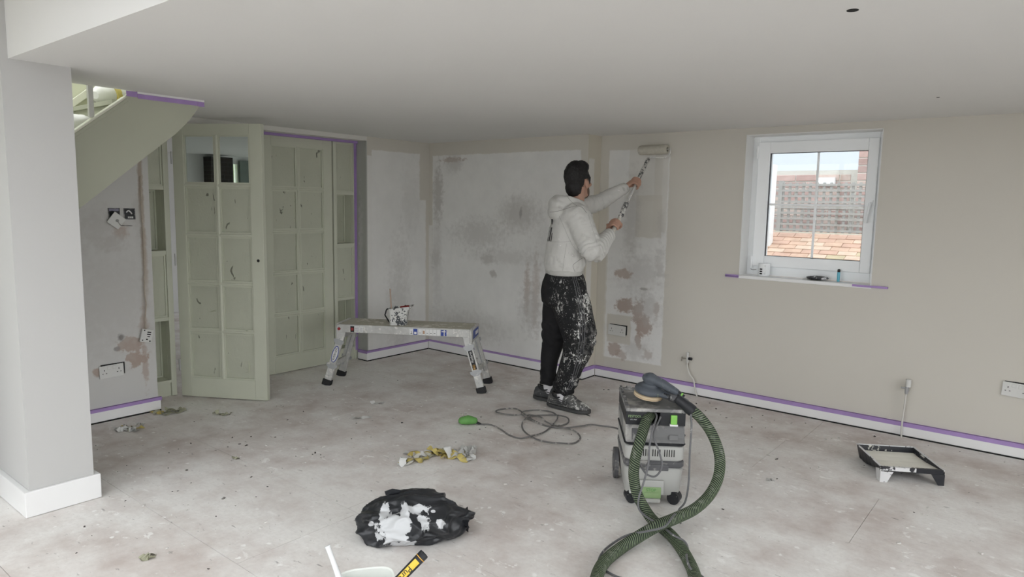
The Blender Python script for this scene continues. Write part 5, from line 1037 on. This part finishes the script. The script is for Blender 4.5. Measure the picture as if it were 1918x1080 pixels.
# crumpled black sack smeared with white paint
nsk = NT('black_polythene_with_paint', .30, 0, .4); ov = nsk.sep(nsk.obj()); uu_ = nsk.math('ADD', nsk.math('MULTIPLY', nsk.math('ADD', ov[0], 2.225), .70), nsk.math('MULTIPLY', nsk.math('SUBTRACT', ov[1], 2.065), .714)); nz_ = nsk.noise(nsk.obj(), 17., 5., .65)
csk = nsk.mix(nsk.noise(nsk.obj(), 12., 4.), (.010, .011, .013), (.028, .030, .034))
ff_ = nsk.math('ADD', nsk.math('MULTIPLY', nsk.math('ADD', ov[0], 2.225), -.714), nsk.math('MULTIPLY', nsk.math('SUBTRACT', ov[1], 2.065), .70)); hh_ = nsk.math('ADD', ov[2], nsk.math('MULTIPLY', ff_, .55))
for (u0, w0, ru, rw, k_) in ((-.07, .02, .062, .062, .5), (-.115, .085, .018, .05, .7), (-.02, .085, .022, .045, .8), (.015, .115, .045, .018, .9), (.06, .045, .026, .03, 1.0), (.13, .03, .018, .02, .8), (-.02, -.05, .05, .012, .7), (-.17, .05, .010, .010, .5), (.10, .10, .008, .006, .5), (-.12, .12, .010, .006, .5)):
    csk = nsk.mix(blob_mask(nsk, uu_, hh_, u0, w0, ru * 1.15, rw * 1.15, nz_, k_ * 2.2, .04), csk, (.52, .53, .54))
M_sack = nsk.done(csk)
RB = Vector((.70, .714, 0)); FB = Vector((-.714, .70, 0)); SO = Vector((-2.225, 2.065, .070))
bm = bmesh.new(); bmesh.ops.create_icosphere(bm, subdivisions=6, radius=1.0)
def ridge(q): return 1 - 2 * abs(noise.noise(q))
for v_ in bm.verts:
    q = v_.co.normalized(); s0 = Vector((4.1, 1.7, 2.2))
    wob = Vector((noise.noise(q * 1.6 + s0), noise.noise(q * 1.6 - s0), noise.noise(q * 1.6 + s0 * 2))) * .45
    k = .93 + .24 * ridge(q * 1.3 + s0 + wob) + .075 * ridge(q * 2.9 + s0 + wob * 2) + .014 * ridge(q * 7 + s0) + .004 * noise.noise(q * 22)
    tail = max(0, q.x - .80) / .20
    c = Vector((q.x * .205 * k + .075 * tail, q.y * .145 * k * (1 - .45 * tail), q.z * .108 * k * (1 - .35 * tail)))
    lx = c.x / .2
    c.z += .018 * max(0, lx) * (1 - max(0, lx)) - .012 * max(0, -lx)
    w_ = SO + RB * c.x + FB * c.y + UZ * c.z; w_.z = max(.002 + .002 * (1 + noise.noise(w_ * 40)), w_.z); v_.co = w_
for f in bm.faces: f.smooth = True
skm = bpy.data.meshes.new('rubbish_sack'); bm.to_mesh(skm); bm.free()
so_ = link('rubbish_sack', skm, M_sack); tag(so_, 'crumpled black plastic sack smeared with white paint on the floor', 'sack')
nk = MB(); rings = []                                           # gathered torn neck of the sack
for i, (r_, rad) in enumerate(((.17, .055), (.20, .046), (.225, .036), (.245, .040), (.262, .052))):
    rings.append([SO + RB * (r_ + (.012 * noise.noise((a * 3.1, i, 4)) if i == 4 else 0)) + FB * (.01 + math.cos(a) * rad * (1 + .25 * math.sin(5 * a + i))) + UZ * (-.012 + math.sin(a) * rad * .9 * (1 + .25 * math.cos(6 * a))) for a in [2 * PI * k / 36 for k in range(36)]])
nk.loft(rings, cap=False).build('sack_neck', M_sack, so_, True, smooth=True)
fl_ = MB(); fl_.prism([(-.03, 0), (.03, .005), (.038, .022), (.0, .03), (-.035, .018)], -.002, .002, 'y', frame(SO + RB * -.085 + FB * .05 + UZ * .10, RB, FB)); fl_.build('torn_flap', M_sack, so_, True)

# white paint scuttle with brush handle and a roller handle leaning in it, at the near edge
sct = thing('paint_scuttle', 'white plastic paint scuttle with wavy rim on the floor', 'paint scuttle', (-1.79, 1.44, 0), (0, 0, math.radians(46)))
rings = []
for z, k, o in ((0, .82, 0), (.10, .92, 0), (.195, 1.0, 0), (.199, 1.01, 0), (.195, .97, 0), (.10, .88, 0), (.012, .78, 0)):
    rings.append([Vector((.105 * k * math.copysign(abs(math.cos(a)) ** .6, math.cos(a)), .105 * k * math.copysign(abs(math.sin(a)) ** .6, math.sin(a)), z + (.006 * math.sin(2 * a) if z > .15 else 0))) for a in [2 * PI * i / 36 for i in range(36)]])
MB().loft(rings).build('bucket', pmat('milky_plastic', (.66, .68, .64), .4, .05, 12.), sct, smooth=True); MB().box(-.07, .07, -.07, .07, .05, .056).build('paint_surface', M_tpaint, sct)
bs = thing('paint_brush', 'white paint-caked brush handle standing in scuttle', 'paint brush', (-1.86, 1.42, .06)); A_, B_ = Vector((-1.940, 1.405, .300)), Vector((-1.845, 1.425, .10))
MB().tube(spline([A_, A_.lerp(B_, .05), A_.lerp(B_, .5), B_], 6), [.008, .0105, .011, .011, .0105, .010, .0095, .009, .009, .009, .0095, .010, .011, .012, .013, .014, .015, .016, .017], 12).build('handle', splat('paint_caked_wood', (.66, .67, .67), (.42, .42, .44), .6, 50., .60, .04), bs, True, smooth=True)
rh = thing('roller_handle', 'black roller handle with yellow label leaning in scuttle', 'roller handle', (-1.74, 1.52, .06)); A_, B_ = Vector((-1.695, 1.640, .262)), Vector((-1.775, 1.455, .10)); d_ = (B_ - A_).normalized()
L_ = (B_ - A_).length
MB().tube([A_, A_ + d_ * .003, A_ + d_ * .10, A_ + d_ * .16, B_], [.016, .0185, .0175, .0165, .015], 20).build('grip', M_vk, rh, True, smooth=True); MB().tube([A_ + d_ * .020, A_ + d_ * .021, A_ + d_ * .0225], [.0185, .0192, .0185], 20).build('gold_ring', M_org, rh, True, smooth=True)
sdv = (Vector((0, 0, 1.5)) - A_).normalized(); sdv -= d_ * sdv.dot(d_); sdv.normalize(); sd2 = d_.cross(sdv); lb_ = MB(); vs = []
for t in (.034, .16):
    for a in range(-4, 5): an = a * .16; vs.append(A_ + d_ * t + (sdv * math.cos(an) + sd2 * math.sin(an)) * (.0186 - t * .004))
lb_.add(vs, [(i, i + 1, i + 10, i + 9) for i in range(8)]).build('label', pmat('yellow_label', (.68, .48, .06), .5), rh, True, smooth=True)
text('label_lettering', 'Purdy', .030, frame(A_ + d_ * .10 + sdv * .0190, d_, -sd2), M_blk, rh, True, ext=.0005)
MB().cyl(A_ - d_ * -.001, A_ - d_ * .0005, .012, n=16).build('end_hole', M_dark, rh, True)

# scraps of peeled tape and paper on the floor
M_ty = pmat('yellow_scrap_tape', (.58, .48, .17), .6, .2, 20., .2); M_tw = pmat('milky_scrap_film', (.62, .62, .60), .45, .08, 20., .2); M_tg = pmat('grey_green_scrap', (.36, .36, .26), .7, .15, 20.)
rs_ = random.Random(11)
def ribbon(m, x, y, L, w, ang, hmax, curl, sd):
    n = 30; vs = []; cx_, cy_ = x, y
    for i in range(n + 1):
        t = i / n; a = ang + curl * (noise.noise((t * 2.5 + sd, 1, 2))); cx_ += math.cos(a) * L / n; cy_ += math.sin(a) * L / n
        z = .002 + hmax * abs(noise.noise((t * 2.4 + sd * 2, 5, 1))) * 1.6; tw = 1.1 * noise.noise((t * 1.9 + sd, 9, 4)); px, py = -math.sin(a), math.cos(a)
        hw = w / 2 * (.75 + .5 * abs(noise.noise((t * 4 + sd, 3, 3))))
        for s in (-1, 1): vs.append((cx_ + px * s * hw * math.cos(tw), cy_ + py * s * hw * math.cos(tw), max(.0012, z + s * hw * math.sin(tw))))
    top = [(i * 2, i * 2 + 1, i * 2 + 3, i * 2 + 2) for i in range(n)]; k = len(vs); vs2 = vs + [(q[0], q[1], q[2] + .0007) for q in vs]
    fs = top + [tuple(k + j for j in reversed(f)) for f in top]; m.add(vs2, fs); return m
def scraps(lb, c, spread, items, main=math.radians(47)):
    e = thing('tape_scrap', lb, 'tape scrap', (c[0], c[1], 0))
    for (mt, n, L, w, h, cu) in items:
        for _ in range(n):
            a = main + rs_.uniform(-.9, .9) + (PI if rs_.random() < .5 else 0); r_ = rs_.uniform(-1, 1) * spread; f_ = rs_.uniform(-.35, .35) * spread
            x = c[0] + math.cos(main) * r_ - math.sin(main) * f_ - math.cos(a) * L / 2; y = c[1] + math.sin(main) * r_ + math.cos(main) * f_ - math.sin(a) * L / 2
            ribbon(MB(), x, y, L * rs_.uniform(.7, 1.1), w, a, h, cu, rs_.uniform(0, 90)).build('strip', mt, e, True, smooth=True, fix=False)
scraps('heap of crumpled yellow tape and white film on the floor', (-2.835, 2.85), .16, [(M_ty, 8, .24, .045, .05, 2.5), (M_tw, 8, .20, .055, .06, 5.), (M_tg, 3, .13, .030, .02, 2.), (M_dark, 1, .07, .03, .02, 1.)])
scraps('yellow tape strip with torn white film near the pier', (-4.66, 1.88), .07, [(M_ty, 2, .20, .035, .022, 1.5), (M_tw, 5, .11, .04, .045, 4.)])
scraps('curled yellow-green tape strips against stair skirting', (-4.865, 2.19), .09, [(M_ty, 1, .13, .04, .02, 1.5), (M_tg, 4, .19, .035, .028, 2.)])
scraps('short curl of grey-green tape before the open door', (-4.53, 2.42), .02, [(M_tg, 2, .11, .03, .03, 3.)])
scraps('pale triangular film scrap near the bottom corner', (-2.90, 1.205), .01, [(M_tg, 2, .07, .045, .02, 2.)])
scraps('tiny olive tape fragment on the open floor', (-3.685, 2.035), .01, [(M_tg, 1, .05, .025, .012, 2.)])
def paper(lb, c, L, w, a, mt, sd):
    o = ribbon(MB(), 0, 0, L, w, a, .025, 1.2, sd).build('paper_scrap', mt, smooth=True, fix=False); o.location = (c[0], c[1], 0); tag(o, lb, 'paper scrap')
paper('small printed white paper scrap near the platform legs', (-3.985, 3.30), .10, .05, .9, M_tw, 3.3); paper('pale folded masking strip left of coiled cable', (-3.78, 2.95), .14, .04, 1.1, M_tw, 8.1); paper('small cream flake beside the extraction hose', (-1.20, 3.79), .045, .03, 1.0, M_tw, 5.7)
# plaster crumbs: too many and too small to count
cr = MB(); rc = random.Random(5)
for i in range(900):
    x = rc.uniform(-4.6, 1.2); y = rc.uniform(.9, 5.1); s_ = rc.choice((.0025, .003, .004, .006)) * rc.uniform(.6, 1.3)
    if (-3.75 > x and y < 1.35) or (-3.2 < x < -2.5 and 4.0 < y < 4.45) or (-2.0 < x < -1.3 and 2.85 < y < 3.65) or (-2.5 < x < -1.95 and 1.8 < y < 2.35) or (-3.1 < x < -2.6 and 2.6 < y < 3.1): continue
    a = rc.uniform(0, PI); M = frame((x, y, s_ * .3), (math.cos(a), math.sin(a), rc.uniform(-.3, .3)), (-math.sin(a), math.cos(a), rc.uniform(-.3, .3))); cr.box(-s_ * rc.uniform(.6, 1.8), s_, -s_ * .7, s_ * .7, -s_ * .35, s_ * .35, M)
o = cr.build('plaster_crumbs', splat('plaster_crumb', (.60, .58, .55), (.08, .07, .065), .9, 3., .52, .02)); tag(o, 'scattered crumbs of plaster and dirt over the floor', 'crumbs', kind='stuff')

# look-alikes of one kind share a group
GROUPS = {'masking_tape': 'purple masking tape strips', 'double_socket': 'white double sockets', 'back_box': 'open back boxes in the understair wall', 'pipe_tail': 'heating pipe tails on the window wall', 'tape_scrap': 'peeled tape scraps on the floor', 'paper_scrap': 'paper scraps on the floor', 'dust_sheet': 'dust sheets on the stairs', 'ceiling_hole': 'holes in the ceiling'}
for o in COL.objects:
    if o.parent is None and o.name.split('.')[0] in GROUPS: o['group'] = GROUPS[o.name.split('.')[0]]
